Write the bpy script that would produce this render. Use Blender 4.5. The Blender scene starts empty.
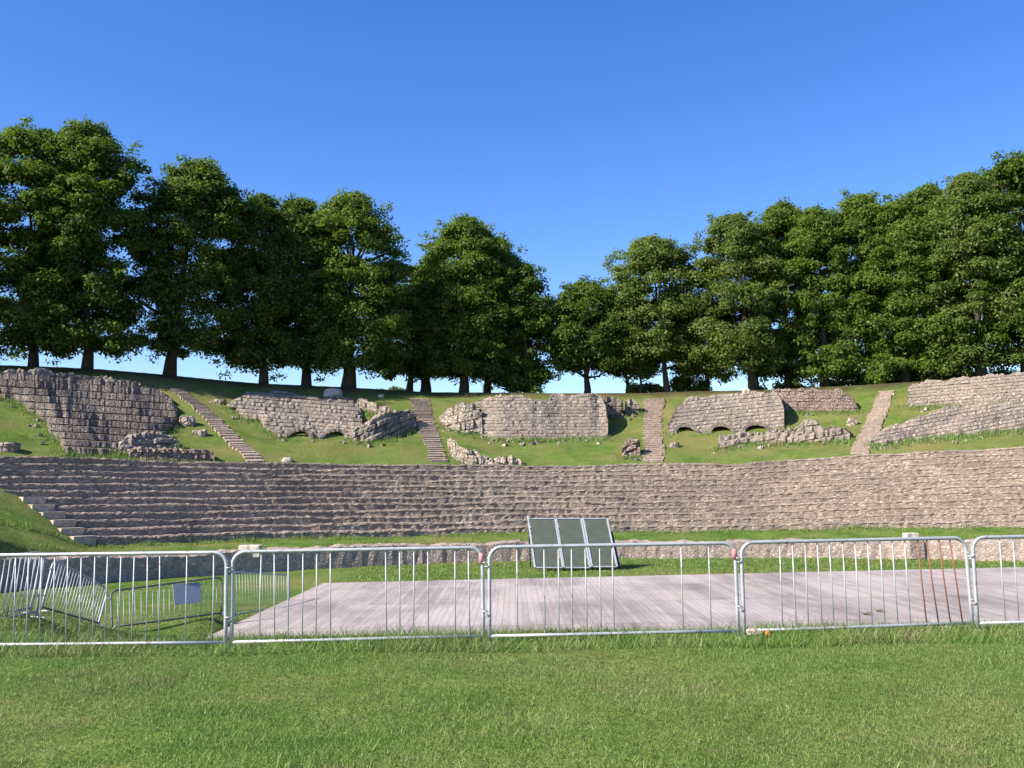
import bpy, math, random
import numpy as np
from mathutils import Vector, Matrix

random.seed(7)
rng = np.random.default_rng(7)
scene = bpy.context.scene
COL = scene.collection

# ------------------------------------------------------------------ camera
F = 1000.0
EYE = Vector((0.0, 0.0, 1.6))
PITCH = math.atan(0.104)
ROLL = math.radians(0.9)
fwd = Vector((0, math.cos(PITCH), math.sin(PITCH)))
up0 = Vector((0, -math.sin(PITCH), math.cos(PITCH)))
rt0 = Vector((1, 0, 0))
RT = rt0 * math.cos(ROLL) - up0 * math.sin(ROLL)
UP = up0 * math.cos(ROLL) + rt0 * math.sin(ROLL)
cam_d = bpy.data.cameras.new('camera')
cam_d.sensor_width = 36.0
cam_d.lens = F * 36.0 / 1024.0
cam_d.clip_start = 0.1
cam_d.clip_end = 9000
cam = bpy.data.objects.new('camera', cam_d)
COL.objects.link(cam)
cam.matrix_world = Matrix(((RT.x, UP.x, -fwd.x, EYE.x), (RT.y, UP.y, -fwd.y, EYE.y),
                           (RT.z, UP.z, -fwd.z, EYE.z), (0, 0, 0, 1)))
scene.camera = cam

def ray(px, py):
    return fwd + RT * ((px - 512) / F) + UP * ((384 - py) / F)

def at(px, py, Y):
    """survey point: where the sight line of (px, py) reaches depth Y"""
    d = ray(px, py)
    return EYE + d * (Y / d.y)

# ------------------------------------------------------------------ terrain
CX, CY = 4.0, 16.0              # centre of the theatre
R_POD, R_S0, N_ROW, D_ROW = 26.0, 29.5, 12, 0.68
R_S1 = R_S0 + N_ROW * D_ROW     # back of the lower seating
R_RIDGE = 54.0
TOP_T = ([0, 65, 130, 256, 350, 525, 660, 720, 868, 960, 1024],
         [457, 458, 460, 463, 464, 466, 464, 464, 455, 450, 447])
BOT_T = ([0, 100, 300, 430, 512, 650, 868, 1024], [548, 545, 538, 536, 532, 532, 528, 527])
RIDGE_T = ([0, 60, 100, 160, 200, 255, 345, 430, 560, 640, 700, 760, 860, 940, 1024],
           [365, 367, 369, 374, 378, 383, 387, 392, 393, 393, 391, 390, 385, 380, 374])
POD_T = ([0, 80, 150, 250, 340, 512, 650, 1024], [557, 557, 556, 551, 546, 543, 542, 540])

TH = np.radians(np.linspace(-80, 80, 321))

def polar(r, th):
    return CX + r * math.sin(th), CY + r * math.cos(th)

def line_z(r, tab):
    zs, ok = [], []
    for th in TH:
        x, y = polar(r, th)
        if y < 12:
            zs.append(0); ok.append(False); continue
        px = 512 + F * x / (y * 1.0 + 0.4)
        ok.append(0 <= px <= 1024)
        p = at(px, np.interp(px, tab[0], tab[1]), y)
        zs.append(p.z)
    zs = np.array(zs); ok = np.array(ok)
    return np.interp(TH, TH[ok], zs[ok])       # outside the view: held level

Z_POD = line_z(R_POD, POD_T)
Z_BOT = line_z(R_S0, BOT_T)
Z_TOP = line_z(R_S1, TOP_T)
Z_RDG = line_z(R_RIDGE, RIDGE_T)

def sm(t):
    t = np.clip(t, 0, 1)
    return t * t * (3 - 2 * t)

def wob(x, y, s, k=0.0):
    return (np.sin(x * s + 1.3 + k) * np.cos(y * s * 1.1 + 0.7 + k) + 0.6 * np.sin(x * s * 2.3 + y * s * 1.7 + 2 + k)
            + 0.4 * np.cos(y * s * 3.1 - x * s * 2.6 + k))

def fade(th):
    d = np.degrees(th)
    return sm((d + 78) / 22) * sm((78 - d) / 24)

FIX = []                        # small humps and hollows of the grass where the stray barriers stand
def terrain(x, y):
    x = np.asarray(x, float); y = np.asarray(y, float)
    dx, dy = x - CX, y - CY
    r = np.hypot(dx, dy); th = np.arctan2(dx, dy)
    f = fade(th)
    start = 10.9 + 1.6 * sm((-x - 5.0) / 2.5)
    flat = -1.4 * sm((y - start) / 6.4)
    flat = flat + 0.55 * sm((-x - 6.6) / 4.0) * sm((y - 12) / 4) * sm((24 - y) / 6)
    side = sm((-x - 5.9) / 0.5)
    if len(FIX):
        for (fx, fy, fa) in FIX: flat = flat + side * fa * np.exp(-(((x - fx) / 1.7) ** 2 + ((y - fy) / 1.7) ** 2))
    flat = flat + 0.012 * wob(x, y, 0.9)
    zp = np.interp(th, TH, Z_POD); zb = np.interp(th, TH, Z_BOT)
    zt = np.interp(th, TH, Z_TOP); zr = np.interp(th, TH, Z_RDG)
    h = flat
    t = np.clip((r - 26.15) / 0.35, 0, 1)
    h = np.where(r > 26.15, flat * (1 - t) + (zp - 0.06) * t, h)
    t = np.clip((r - 26.6) / (R_S0 - 26.6), 0, 1)
    h = np.where(r > 26.6, (zp - 0.06) * (1 - t) + zb * t + 0.03 * wob(x, y, 1.7), h)
    t = np.clip((r - R_S0) / (R_S1 - R_S0), 0, 1)
    under = zb * (1 - t) + zt * t - 0.75
    h = np.where(r > R_S0 + 0.1, under, h)
    # upper slope
    t = np.clip((r - R_S1) / (R_RIDGE - R_S1), 0, 1)
    slope = zt + (zr - zt) * (0.9 * t + 0.1 * t * t) + 0.07 * wob(x, y, 0.55) * sm(t * 6) * sm((1 - t) * 8)
    h = np.where(r > R_S1 - 0.25, slope - 0.10 * sm((R_S1 + 0.7 - r) / 0.8), h)
    back = zr - 0.035 * (r - R_RIDGE - 6).clip(0, 160) - 0.012 * (r - 220).clip(0, 900)
    h = np.where(r > R_RIDGE, back + 0.05 * wob(x, y, 0.4) * sm((r - R_RIDGE) / 4), h)
    # grass bank burying the end of the seats on the left
    m = -0.34 + 0.47 * (-15.6 - x) + 0.05 * wob(x, y, 0.8)
    m = np.minimum(m, 2.6 + 0.25 * (r - 33))
    m = np.where((r > 26.6) & (r < R_S1 + 2) & (x < -12), m, -99)
    h = np.where(m > h, m, h)
    out = flat * (1 - f) + h * f
    out = np.where(r < 26.15, flat, out)
    far = np.hypot(x, y)
    return out - 0.004 * (far - 300).clip(0, 3000) * (1 - f)

def tz(x, y):
    return float(terrain(np.array([x]), np.array([y]))[0])

BASES = dict(a=(36, 617, 13.9), b=(-62, 638, 12.2), c=(41, 611, 17.5), d=(98, 626, 18.8), e=(112, 630, 19.6), f=(221, 616, 21.7))
_pts = [at(*v) for v in BASES.values()]
_res = np.array([p.z - tz(p.x, p.y) for p in _pts])
_A = np.array([[math.exp(-(((p.x - q.x) / 1.7) ** 2 + ((p.y - q.y) / 1.7) ** 2)) for q in _pts] for p in _pts])
_w = np.linalg.lstsq(_A + 0.03 * np.eye(len(_pts)), _res, rcond=None)[0]
FIX = [(p.x, p.y, float(a_)) for p, a_ in zip(_pts, _w)]

def hit(px, py):
    d = ray(px, py)
    ts = np.concatenate([np.arange(4, 90, 0.08)])
    pts = np.array([[EYE.x + d.x * t, EYE.y + d.y * t, EYE.z + d.z * t] for t in ts])
    below = pts[:, 2] <= terrain(pts[:, 0], pts[:, 1])
    if not below.any(): return Vector(pts[-1])
    i = int(np.argmax(below)); lo, hi = ts[max(i - 1, 0)], ts[i]
    for _ in range(14):
        m_ = (lo + hi) / 2; q = EYE + d * m_
        if q.z <= tz(q.x, q.y): hi = m_
        else: lo = m_
    return EYE + d * hi

def on_circle(px, r):
    """point of the ring of radius r seen in picture column px"""
    k = (px - 512) / F
    lo, hi = 16.0, 120.0
    for _ in range(50):
        m = (lo + hi) / 2
        if math.hypot(k * m - CX, m - CY) < r: lo = m
        else: hi = m
    return k * lo, lo

# ------------------------------------------------------------------ materials
def nodes(name):
    m = bpy.data.materials.new(name); m.use_nodes = True
    nt = m.node_tree; nt.nodes.clear()
    out = nt.nodes.new('ShaderNodeOutputMaterial')
    return m, nt, out

class G:
    def __init__(s, nt): s.nt = nt
    def n(s, t, **kw):
        nd = s.nt.nodes.new(t)
        for k, v in kw.items(): setattr(nd, k, v)
        return nd
    def l(s, a, b): s.nt.links.new(a, b)
    def val(s, sock, v):
        if hasattr(v, 'node'): s.l(v, sock)
        else: sock.default_value = v
    def pos(s): return s.n('ShaderNodeNewGeometry').outputs['Position']
    def island(s): return s.n('ShaderNodeNewGeometry').outputs['Random Per Island']
    def mapping(s, v, scale=(1, 1, 1), rot=(0, 0, 0), loc=(0, 0, 0)):
        m = s.n('ShaderNodeMapping'); s.l(v, m.inputs['Vector'])
        m.inputs['Scale'].default_value = scale; m.inputs['Rotation'].default_value = rot
        m.inputs['Location'].default_value = loc
        return m.outputs[0]
    def noise(s, v, scale, detail=4, rough=0.55, dist=0.0):
        n = s.n('ShaderNodeTexNoise'); s.l(v, n.inputs['Vector'])
        n.inputs['Scale'].default_value = scale; n.inputs['Detail'].default_value = detail
        n.inputs['Roughness'].default_value = rough; n.inputs['Distortion'].default_value = dist
        return n.outputs['Fac']
    def voro(s, v, scale, feature='F1', rand=1.0):
        n = s.n('ShaderNodeTexVoronoi', feature=feature); s.l(v, n.inputs['Vector'])
        n.inputs['Scale'].default_value = scale; n.inputs['Randomness'].default_value = rand
        return n
    def ramp(s, f, stops):
        r = s.n('ShaderNodeValToRGB'); s.l(f, r.inputs[0])
        e = r.color_ramp.elements
        while len(e) < len(stops): e.new(0.5)
        for el, (p, c) in zip(e, stops):
            el.position = p; el.color = (*c, 1) if len(c) == 3 else c
        return r.outputs['Color']
    def mix(s, fac, a, b, mode='MIX'):
        m = s.n('ShaderNodeMix', data_type='RGBA', blend_type=mode)
        s.val(m.inputs['Factor'], fac)
        for sock, v in ((m.inputs['A'], a), (m.inputs['B'], b)):
            if hasattr(v, 'node'): s.l(v, sock)
            else: sock.default_value = (*v, 1)
        return m.outputs['Result']
    def math(s, op, a, b=0.0, c=0.0, clamp=False):
        m = s.n('ShaderNodeMath', operation=op, use_clamp=clamp)
        s.val(m.inputs[0], a); s.val(m.inputs[1], b); s.val(m.inputs[2], c)
        return m.outputs[0]
    def rng(s, v, a, b, c=0.0, d=1.0):
        m = s.n('ShaderNodeMapRange'); s.l(v, m.inputs[0])
        for i, q in enumerate((a, b, c, d)): m.inputs[i + 1].default_value = q
        return m.outputs[0]
    def bump(s, h, strength, dist):
        b = s.n('ShaderNodeBump'); s.l(h, b.inputs['Height'])
        b.inputs['Strength'].default_value = strength; b.inputs['Distance'].default_value = dist
        return b.outputs[0]
    def bsdf(s, out, col, rough=0.8, metal=0.0, normal=None, spec=0.3):
        b = s.n('ShaderNodeBsdfPrincipled')
        s.val(b.inputs['Base Color'], col if hasattr(col, 'node') else (*col, 1))
        s.val(b.inputs['Roughness'], rough); s.val(b.inputs['Metallic'], metal)
        b.inputs['Specular IOR Level'].default_value = spec
        if normal: s.l(normal, b.inputs['Normal'])
        s.l(b.outputs[0], out.inputs['Surface'])
        return b

def mat_stone(name, tones, scale=(5, 5, 8.5), mortar=(0.10, 0.085, 0.075), moss=0.15, bump=0.9):
    m, nt, out = nodes(name); g = G(nt)
    p = g.pos()
    w = g.n('ShaderNodeTexNoise'); g.l(p, w.inputs['Vector']); w.inputs['Scale'].default_value = 1.7
    add = g.n('ShaderNodeVectorMath', operation='MULTIPLY_ADD')
    g.l(w.outputs['Color'], add.inputs[0]); add.inputs[1].default_value = (0.25, 0.25, 0.12); g.l(p, add.inputs[2])
    v = g.mapping(add.outputs[0], scale)
    cell = g.voro(v, 1.0)
    edge = g.voro(v, 1.0, 'DISTANCE_TO_EDGE').outputs['Distance']
    sep = g.n('ShaderNodeSeparateColor'); g.l(cell.outputs['Color'], sep.inputs[0])
    n = len(tones)
    base = g.ramp(sep.outputs[0], [(i / (n - 1), t) for i, t in enumerate(tones)])
    big = g.noise(p, 0.35, 5)
    base = g.mix(g.rng(big, 0.35, 0.7), base, g.mix(0.5, base, (0.12, 0.105, 0.10), 'MULTIPLY'), 'MIX') if False else base
    tint = g.ramp(big, [(0.3, (0.66, 0.64, 0.63)), (0.48, (0.95, 0.93, 0.91)), (0.72, (1.18, 1.13, 1.08))])
    base = g.mix(1.0, base, tint, 'MULTIPLY')
    fine = g.noise(p, 14, 4)
    base = g.mix(1.0, base, g.ramp(fine, [(0.25, (0.6, 0.58, 0.57)), (0.7, (1.18, 1.16, 1.14))]), 'MULTIPLY')
    base = g.mix(g.rng(edge, 0.02, 0.12, 0.85, 0.0), base, mortar)
    mo = g.math('MULTIPLY', g.rng(g.noise(p, 0.9, 6, 0.65), 0.58, 0.72), moss, clamp=True)
    base = g.mix(mo, base, (0.10, 0.12, 0.045))
    if name == 'stair_stone': base = g.mix(1.0, base, g.ramp(g.island(), [(0, (0.85, 0.84, 0.83)), (1, (1.08, 1.06, 1.04))]), 'MULTIPLY')
    h = g.math('ADD', g.rng(edge, 0.0, 0.2), g.math('MULTIPLY', fine, 0.5))
    h = g.math('ADD', h, g.math('MULTIPLY', sep.outputs[1], 0.6))
    g.bsdf(out, base, 0.92, 0, g.bump(h, bump, 0.06), 0.15)
    return m

T_SEAT = [(0.19, 0.16, 0.13), (0.335, 0.284, 0.232), (0.25, 0.21, 0.171), (0.44, 0.38, 0.315), (0.285, 0.24, 0.195), (0.37, 0.315, 0.258)]
T_RUIN = [(0.22, 0.19, 0.155), (0.37, 0.32, 0.265), (0.28, 0.245, 0.205), (0.48, 0.425, 0.35), (0.31, 0.26, 0.215)]
M_seat = mat_stone('seat_masonry', T_SEAT, (5.6, 5.6, 11.0), mortar=(0.17, 0.135, 0.11), moss=0.10, bump=0.4)
M_pod = mat_stone('podium_masonry', [(0.27, 0.215, 0.19), (0.46, 0.375, 0.325), (0.34, 0.275, 0.24), (0.56, 0.47, 0.41)], (6.5, 6.5, 10), mortar=(0.24,0.205,0.175), bump=0.35)
M_ruin = mat_stone('ruin_masonry', T_RUIN, (7.0, 7.0, 11), mortar=(0.18,0.155,0.13), moss=0.3, bump=0.6)
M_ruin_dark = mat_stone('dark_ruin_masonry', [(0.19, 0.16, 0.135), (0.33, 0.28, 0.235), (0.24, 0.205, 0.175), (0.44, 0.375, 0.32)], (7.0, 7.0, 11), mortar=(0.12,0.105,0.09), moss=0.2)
M_brick = mat_stone('reddish_masonry', [(0.25, 0.19, 0.155), (0.40, 0.315, 0.26), (0.32, 0.245, 0.20), (0.46, 0.38, 0.315)], (6, 6, 10))
M_step = mat_stone('stair_stone', [(0.33, 0.275, 0.23), (0.40, 0.34, 0.285), (0.36, 0.30, 0.25), (0.43, 0.37, 0.315)], (3.5, 3.5, 3.5), mortar=(0.26, 0.20, 0.155), bump=0.4)
M_pale = mat_stone('pale_limestone', [(0.55, 0.50, 0.44), (0.62, 0.57, 0.5), (0.5, 0.46, 0.4)], (1.5, 1.5, 1.5), mortar=(0.45, 0.4, 0.35), moss=0.1, bump=0.4)
M_end = mat_stone('pale_end_stone', [(0.38, 0.33, 0.27), (0.52, 0.45, 0.37), (0.44, 0.38, 0.32)], (2.2, 2.2, 2.2), mortar=(0.3, 0.26, 0.21), moss=0.1, bump=0.5)
M_rubble = mat_stone('rubble_stone', [(0.30, 0.26, 0.21), (0.46, 0.40, 0.33), (0.36, 0.31, 0.255), (0.55, 0.49, 0.41)], (4, 4, 4), moss=0.35)

def mat_ground():
    m, nt, out = nodes('meadow_ground'); g = G(nt)
    p = g.pos()
    a = g.noise(p, 0.16, 6, 0.6); b = g.noise(p, 1.1, 6, 0.62); c = g.noise(p, 9.0, 5, 0.7)
    col = g.ramp(b, [(0.28, (0.062, 0.126, 0.019)), (0.5, (0.112, 0.192, 0.033)), (0.72, (0.18, 0.235, 0.06))])
    dry = g.mix(c, (0.23, 0.20, 0.07), (0.30, 0.255, 0.11))
    col = g.mix(g.rng(a, 0.46, 0.68, 0, 0.75), col, dry)
    col = g.mix(g.rng(g.noise(p, 0.5, 7, 0.7), 0.61, 0.72, 0, 0.8), col, (0.25, 0.19, 0.11))
    col = g.mix(1.0, col, g.ramp(c, [(0.25, (0.42, 0.5, 0.4)), (0.7, (1.3, 1.25, 1.2))]), 'MULTIPLY')
    vd = g.n('ShaderNodeVectorMath', operation='DISTANCE')
    fl = g.mapping(p, (1, 1, 0)); g.l(fl, vd.inputs[0]); vd.inputs[1].default_value = (CX, CY, 0)
    upper = g.math('MULTIPLY', g.rng(vd.outputs['Value'], 36.5, 38.5, 0, 1), g.rng(g.noise(p, 0.42, 6, 0.65), 0.42, 0.62, 0.05, 0.6))
    col = g.mix(upper, col, g.mix(c, (0.15, 0.135, 0.045), (0.26, 0.225, 0.09)))
    crest_shade_soil = g.rng(g.math('ADD', vd.outputs['Value'], g.math('MULTIPLY', g.noise(p, 0.6, 5), 3.0)), 53.7, 55.2, 0, 0.85)  # tree shadow band on the crest painted in dark brown, together with bare earth
    col = g.mix(crest_shade_soil, col, g.mix(c, (0.05, 0.036, 0.022), (0.085, 0.062, 0.035)))
    h = g.math('ADD', c, g.math('MULTIPLY', g.noise(p, 28, 3, 0.7), 0.7))
    g.bsdf(out, col, 0.95, 0, g.bump(h, 0.9, 0.08), 0.1)
    return m
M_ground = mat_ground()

def mat_leaf(name, dark, mid, light, transl=0.5):
    m, nt, out = nodes(name); g = G(nt)
    p = g.pos()
    r = g.island()
    f = g.math('ADD', g.math('MULTIPLY', r, 0.55), g.math('MULTIPLY', g.noise(p, 0.45, 3), 0.6))
    col = g.ramp(f, [(0.2, dark), (0.55, mid), (0.9, light)])
    d = g.n('ShaderNodeBsdfPrincipled'); g.l(col, d.inputs['Base Color']); d.inputs['Roughness'].default_value = 0.55
    d.inputs['Specular IOR Level'].default_value = 0.25
    t = g.n('ShaderNodeBsdfTranslucent')
    g.l(g.mix(1.0, col, (1.3, 1.35, 0.6), 'MULTIPLY'), t.inputs['Color'])
    mx = g.n('ShaderNodeMixShader'); mx.inputs[0].default_value = transl
    g.l(d.outputs[0], mx.inputs[1]); g.l(t.outputs[0], mx.inputs[2]); g.l(mx.outputs[0], out.inputs['Surface'])
    return m
M_leaf = [mat_leaf('deep_green_leaves', (0.042, 0.078, 0.014), (0.088, 0.150, 0.024), (0.18, 0.255, 0.05)),
          mat_leaf('mid_green_leaves', (0.058, 0.102, 0.017), (0.116, 0.188, 0.031), (0.20, 0.265, 0.055)),
          mat_leaf('light_green_leaves', (0.072, 0.115, 0.024), (0.135, 0.195, 0.045), (0.21, 0.26, 0.08)),
          mat_leaf('olive_leaves', (0.042, 0.046, 0.012), (0.07, 0.075, 0.022), (0.10, 0.11, 0.035))]
def mat_blade():
    m, nt, out = nodes('grass_blade'); g = G(nt)
    p = g.pos(); r = g.island()
    patch = g.noise(p, 0.7, 5, 0.65)
    f = g.math('ADD', g.math('MULTIPLY', r, 0.5), g.math('MULTIPLY', g.noise(p, 2.2, 4), 0.55))
    col = g.ramp(f, [(0.2, (0.092, 0.180, 0.028)), (0.5, (0.158, 0.268, 0.052)), (0.8, (0.25, 0.325, 0.10))])
    drym = g.math('MULTIPLY', g.rng(patch, 0.46, 0.64), g.rng(r, 0.25, 0.6), clamp=True)
    col = g.mix(g.math('MULTIPLY', drym, 0.8), col, (0.30, 0.245, 0.125))
    d = g.n('ShaderNodeBsdfPrincipled'); g.l(col, d.inputs['Base Color']); d.inputs['Roughness'].default_value = 0.5
    d.inputs['Specular IOR Level'].default_value = 0.3
    t = g.n('ShaderNodeBsdfTranslucent'); g.l(col, t.inputs['Color'])
    mx = g.n('ShaderNodeMixShader'); mx.inputs[0].default_value = 0.3
    g.l(d.outputs[0], mx.inputs[1]); g.l(t.outputs[0], mx.inputs[2]); g.l(mx.outputs[0], out.inputs['Surface'])
    return m
M_blade = mat_blade()

def mat_bark():
    m, nt, out = nodes('bark'); g = G(nt); p = g.pos()
    n = g.noise(g.mapping(p, (6, 6, 1.2)), 1.5, 6, 0.7)
    g.bsdf(out, g.ramp(n, [(0.3, (0.035, 0.028, 0.022)), (0.7, (0.11, 0.09, 0.07))]), 0.95, 0, g.bump(n, 1, 0.05), 0.1)
    return m
M_bark = mat_bark()

def mat_galv(name, c1, c2, metal=0.55, rough=0.5, rust=0.0):
    m, nt, out = nodes(name); g = G(nt); p = g.pos()
    n = g.noise(p, 7, 5, 0.65)
    col = g.mix(n, c1, c2)
    if rust:
        col = g.mix(g.math('MULTIPLY', g.rng(g.noise(p, 11, 5, 0.7), 0.56, 0.66), rust, clamp=True), col, (0.20, 0.075, 0.035))
    g.bsdf(out, col, g.rng(n, 0.3, 0.7, rough - 0.1, rough + 0.15), metal, g.bump(n, 0.15, 0.004), 0.5)
    return m
M_galv = mat_galv('galvanised_steel', (0.36, 0.38, 0.39), (0.56, 0.575, 0.58), 0.35, 0.5, 0.6)
M_galv_dull = mat_galv('dull_galvanised_steel', (0.26, 0.29, 0.31), (0.42, 0.45, 0.47), 0.5, 0.55, 0.3)
M_dark_metal = mat_galv('dark_painted_metal', (0.035, 0.04, 0.045), (0.07, 0.075, 0.08), 0.3, 0.6)
M_alu = mat_galv('pale_aluminium', (0.38, 0.43, 0.46), (0.50, 0.55, 0.58), 0.4, 0.45)
M_rust = mat_galv('rusty_steel', (0.20, 0.075, 0.045), (0.30, 0.13, 0.075), 0.1, 0.85)
M_rail = mat_galv('shaded_side_steel', (0.07, 0.08, 0.085), (0.14, 0.15, 0.155), 0.3, 0.6, 0.4)  # shadow side of the stray barriers' rails put into a darker steel colour
M_plate = mat_galv('grey_blue_plate', (0.19, 0.22, 0.24), (0.25, 0.28, 0.30), 0.0, 0.6)
M_tape = mat_galv('faded_red_tape', (0.42, 0.16, 0.17), (0.55, 0.26, 0.25), 0.0, 0.7)

def mat_mesh():
    m, nt, out = nodes('panel_mesh_sheet'); g = G(nt)
    tc = g.n('ShaderNodeTexCoord')
    v = g.mapping(tc.outputs['Object'], (1, 1, 1))
    w = g.n('ShaderNodeTexWave', wave_type='BANDS', bands_direction='Y'); g.l(v, w.inputs['Vector'])
    w.inputs['Scale'].default_value = 3.0; w.inputs['Distortion'].default_value = 0.4
    n = g.noise(tc.outputs['Object'], 3, 5)
    col = g.ramp(n, [(0.3, (0.042, 0.06, 0.044)), (0.7, (0.08, 0.09, 0.065))])
    col = g.mix(g.math('MULTIPLY', w.outputs['Fac'], 0.35), col, (0.12, 0.125, 0.10))
    g.bsdf(out, col, 0.6, 0.1, g.bump(w.outputs['Fac'], 0.4, 0.01), 0.4)
    return m
M_sheet = mat_mesh()

def mat_boards():
    m, nt, out = nodes('weathered_deck_boards'); g = G(nt)
    tc = g.n('ShaderNodeTexCoord'); o = tc.outputs['Object']
    sep = g.n('ShaderNodeSeparateXYZ'); g.l(o, sep.inputs[0])
    bw, bl = 0.145, 4.05
    bx = g.math('DIVIDE', sep.outputs[0], bw)
    ix = g.math('FLOOR', bx); fx = g.math('FRACT', bx)
    by = g.math('DIVIDE', sep.outputs[1], bl); iy = g.math('FLOOR', by); fy = g.math('FRACT', by)
    cmb = g.n('ShaderNodeCombineXYZ'); g.l(ix, cmb.inputs[0]); g.l(iy, cmb.inputs[1])
    wn = g.n('ShaderNodeTexWhiteNoise', noise_dimensions='3D'); g.l(cmb.outputs[0], wn.inputs['Vector'])
    cmb2 = g.n('ShaderNodeCombineXYZ')
    g.l(g.math('FLOOR', g.math('DIVIDE', sep.outputs[0], bw * 14)), cmb2.inputs[0]); g.l(iy, cmb2.inputs[1])
    wn2 = g.n('ShaderNodeTexWhiteNoise', noise_dimensions='3D'); g.l(cmb2.outputs[0], wn2.inputs['Vector'])
    f = g.math('ADD', g.math('MULTIPLY', wn.outputs['Value'], 0.45), g.math('MULTIPLY', wn2.outputs['Value'], 0.55))
    col = g.ramp(f, [(0.1, (0.31, 0.27, 0.245)), (0.45, (0.40, 0.35, 0.315)), (0.8, (0.45, 0.395, 0.36)), (1, (0.42, 0.39, 0.37))])
    grain = g.noise(g.mapping(o, (22, 0.9, 1)), 1.0, 5, 0.7)
    stain = g.noise(g.mapping(o, (1, 0.55, 1), rot=(0, 0, 0.5)), 0.5, 6, 0.65)
    col = g.mix(1.0, col, g.ramp(grain, [(0.2, (0.78, 0.76, 0.76)), (0.75, (1.1, 1.1, 1.1))]), 'MULTIPLY')
    col = g.mix(1.0, col, g.ramp(stain, [(0.32, (0.60, 0.59, 0.61)), (0.55, (1.0, 1.0, 1.0)), (0.8, (1.08, 1.04, 1.02))]), 'MULTIPLY')
    gap = g.math('MAXIMUM', g.math('LESS_THAN', fx, 0.07), g.math('LESS_THAN', fy, 0.012))
    col = g.mix(g.math('MULTIPLY', gap, 0.55), col, (0.12, 0.10, 0.095))
    g.bsdf(out, col, 0.8, 0, g.bump(g.math('SUBTRACT', grain, gap), 0.4, 0.01), 0.25)
    return m
M_boards = mat_boards()
def mat_plain(name, c1, c2, rough=0.8, scale=6):
    m, nt, out = nodes(name); g = G(nt); n = g.noise(g.pos(), scale, 4)
    g.bsdf(out, g.mix(n, c1, c2), rough, 0, g.bump(n, 0.2, 0.01), 0.25); return m
M_beam = mat_plain('grey_timber', (0.22, 0.19, 0.175), (0.32, 0.28, 0.26))
M_orange = mat_plain('orange_wrapper', (0.62, 0.16, 0.04), (0.72, 0.25, 0.06), 0.5)
M_paper = mat_plain('crumpled_paper', (0.34, 0.27, 0.23), (0.45, 0.37, 0.32), 0.7)
M_earth = mat_plain('brown_earth', (0.13, 0.09, 0.06), (0.2, 0.15, 0.1), 0.95)
M_deadleaf = mat_plain('dry_leaf', (0.09, 0.06, 0.04), (0.15, 0.10, 0.06), 0.8)

# ------------------------------------------------------------------ object helpers
def setp(o, label=None, cat=None, group=None, kind=None):
    if label: o['label'] = label
    if cat: o['category'] = cat
    if group: o['group'] = group
    if kind: o['kind'] = kind
    elif label: o['kind'] = 'thing'
    return o

def thing(name, label, cat, loc, group=None):
    o = bpy.data.objects.new(name, None); COL.objects.link(o)
    o.location = loc; o.empty_display_size = 0.3
    return setp(o, label, cat, group)

def mesh_obj(name, verts, faces, m, parent=None, smooth=False, origin=None):
    """verts are world coordinates; with a parent they are stored relative to it"""
    V = np.asarray(verts, float)
    if parent is not None: o0 = np.array(parent_world(parent))
    elif origin is not None: o0 = np.array(origin)
    else: o0 = np.zeros(3)
    me = bpy.data.meshes.new(name)
    me.from_pydata((V - o0).tolist(), [], faces)
    me.materials.append(m)
    if smooth: me.polygons.foreach_set('use_smooth', [True] * len(me.polygons))
    me.update()
    o = bpy.data.objects.new(name, me); COL.objects.link(o)
    if parent is not None: o.parent = parent
    else: o.location = Vector(o0)
    return o

def parent_world(p):
    v = Vector(p.location)
    while p.parent: p = p.parent; v += p.location
    return v

def quads_mesh(name, V, nper, m, parent):
    """fast mesh of n separate polygons with nper corners each"""
    V = np.asarray(V, np.float32).reshape(-1, 3)
    o0 = np.array(parent_world(parent), np.float32) if parent else 0
    V = V - o0
    n = len(V); nf = n // nper
    me = bpy.data.meshes.new(name)
    me.vertices.add(n); me.vertices.foreach_set('co', V.ravel())
    me.loops.add(n); me.loops.foreach_set('vertex_index', np.arange(n, dtype=np.int32))
    me.polygons.add(nf)
    me.polygons.foreach_set('loop_start', np.arange(0, n, nper, dtype=np.int32))
    me.polygons.foreach_set('loop_total', np.full(nf, nper, np.int32))
    me.update(calc_edges=True); me.validate()
    me.materials.append(m)
    o = bpy.data.objects.new(name, me); COL.objects.link(o)
    if parent: o.parent = parent
    return o

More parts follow.
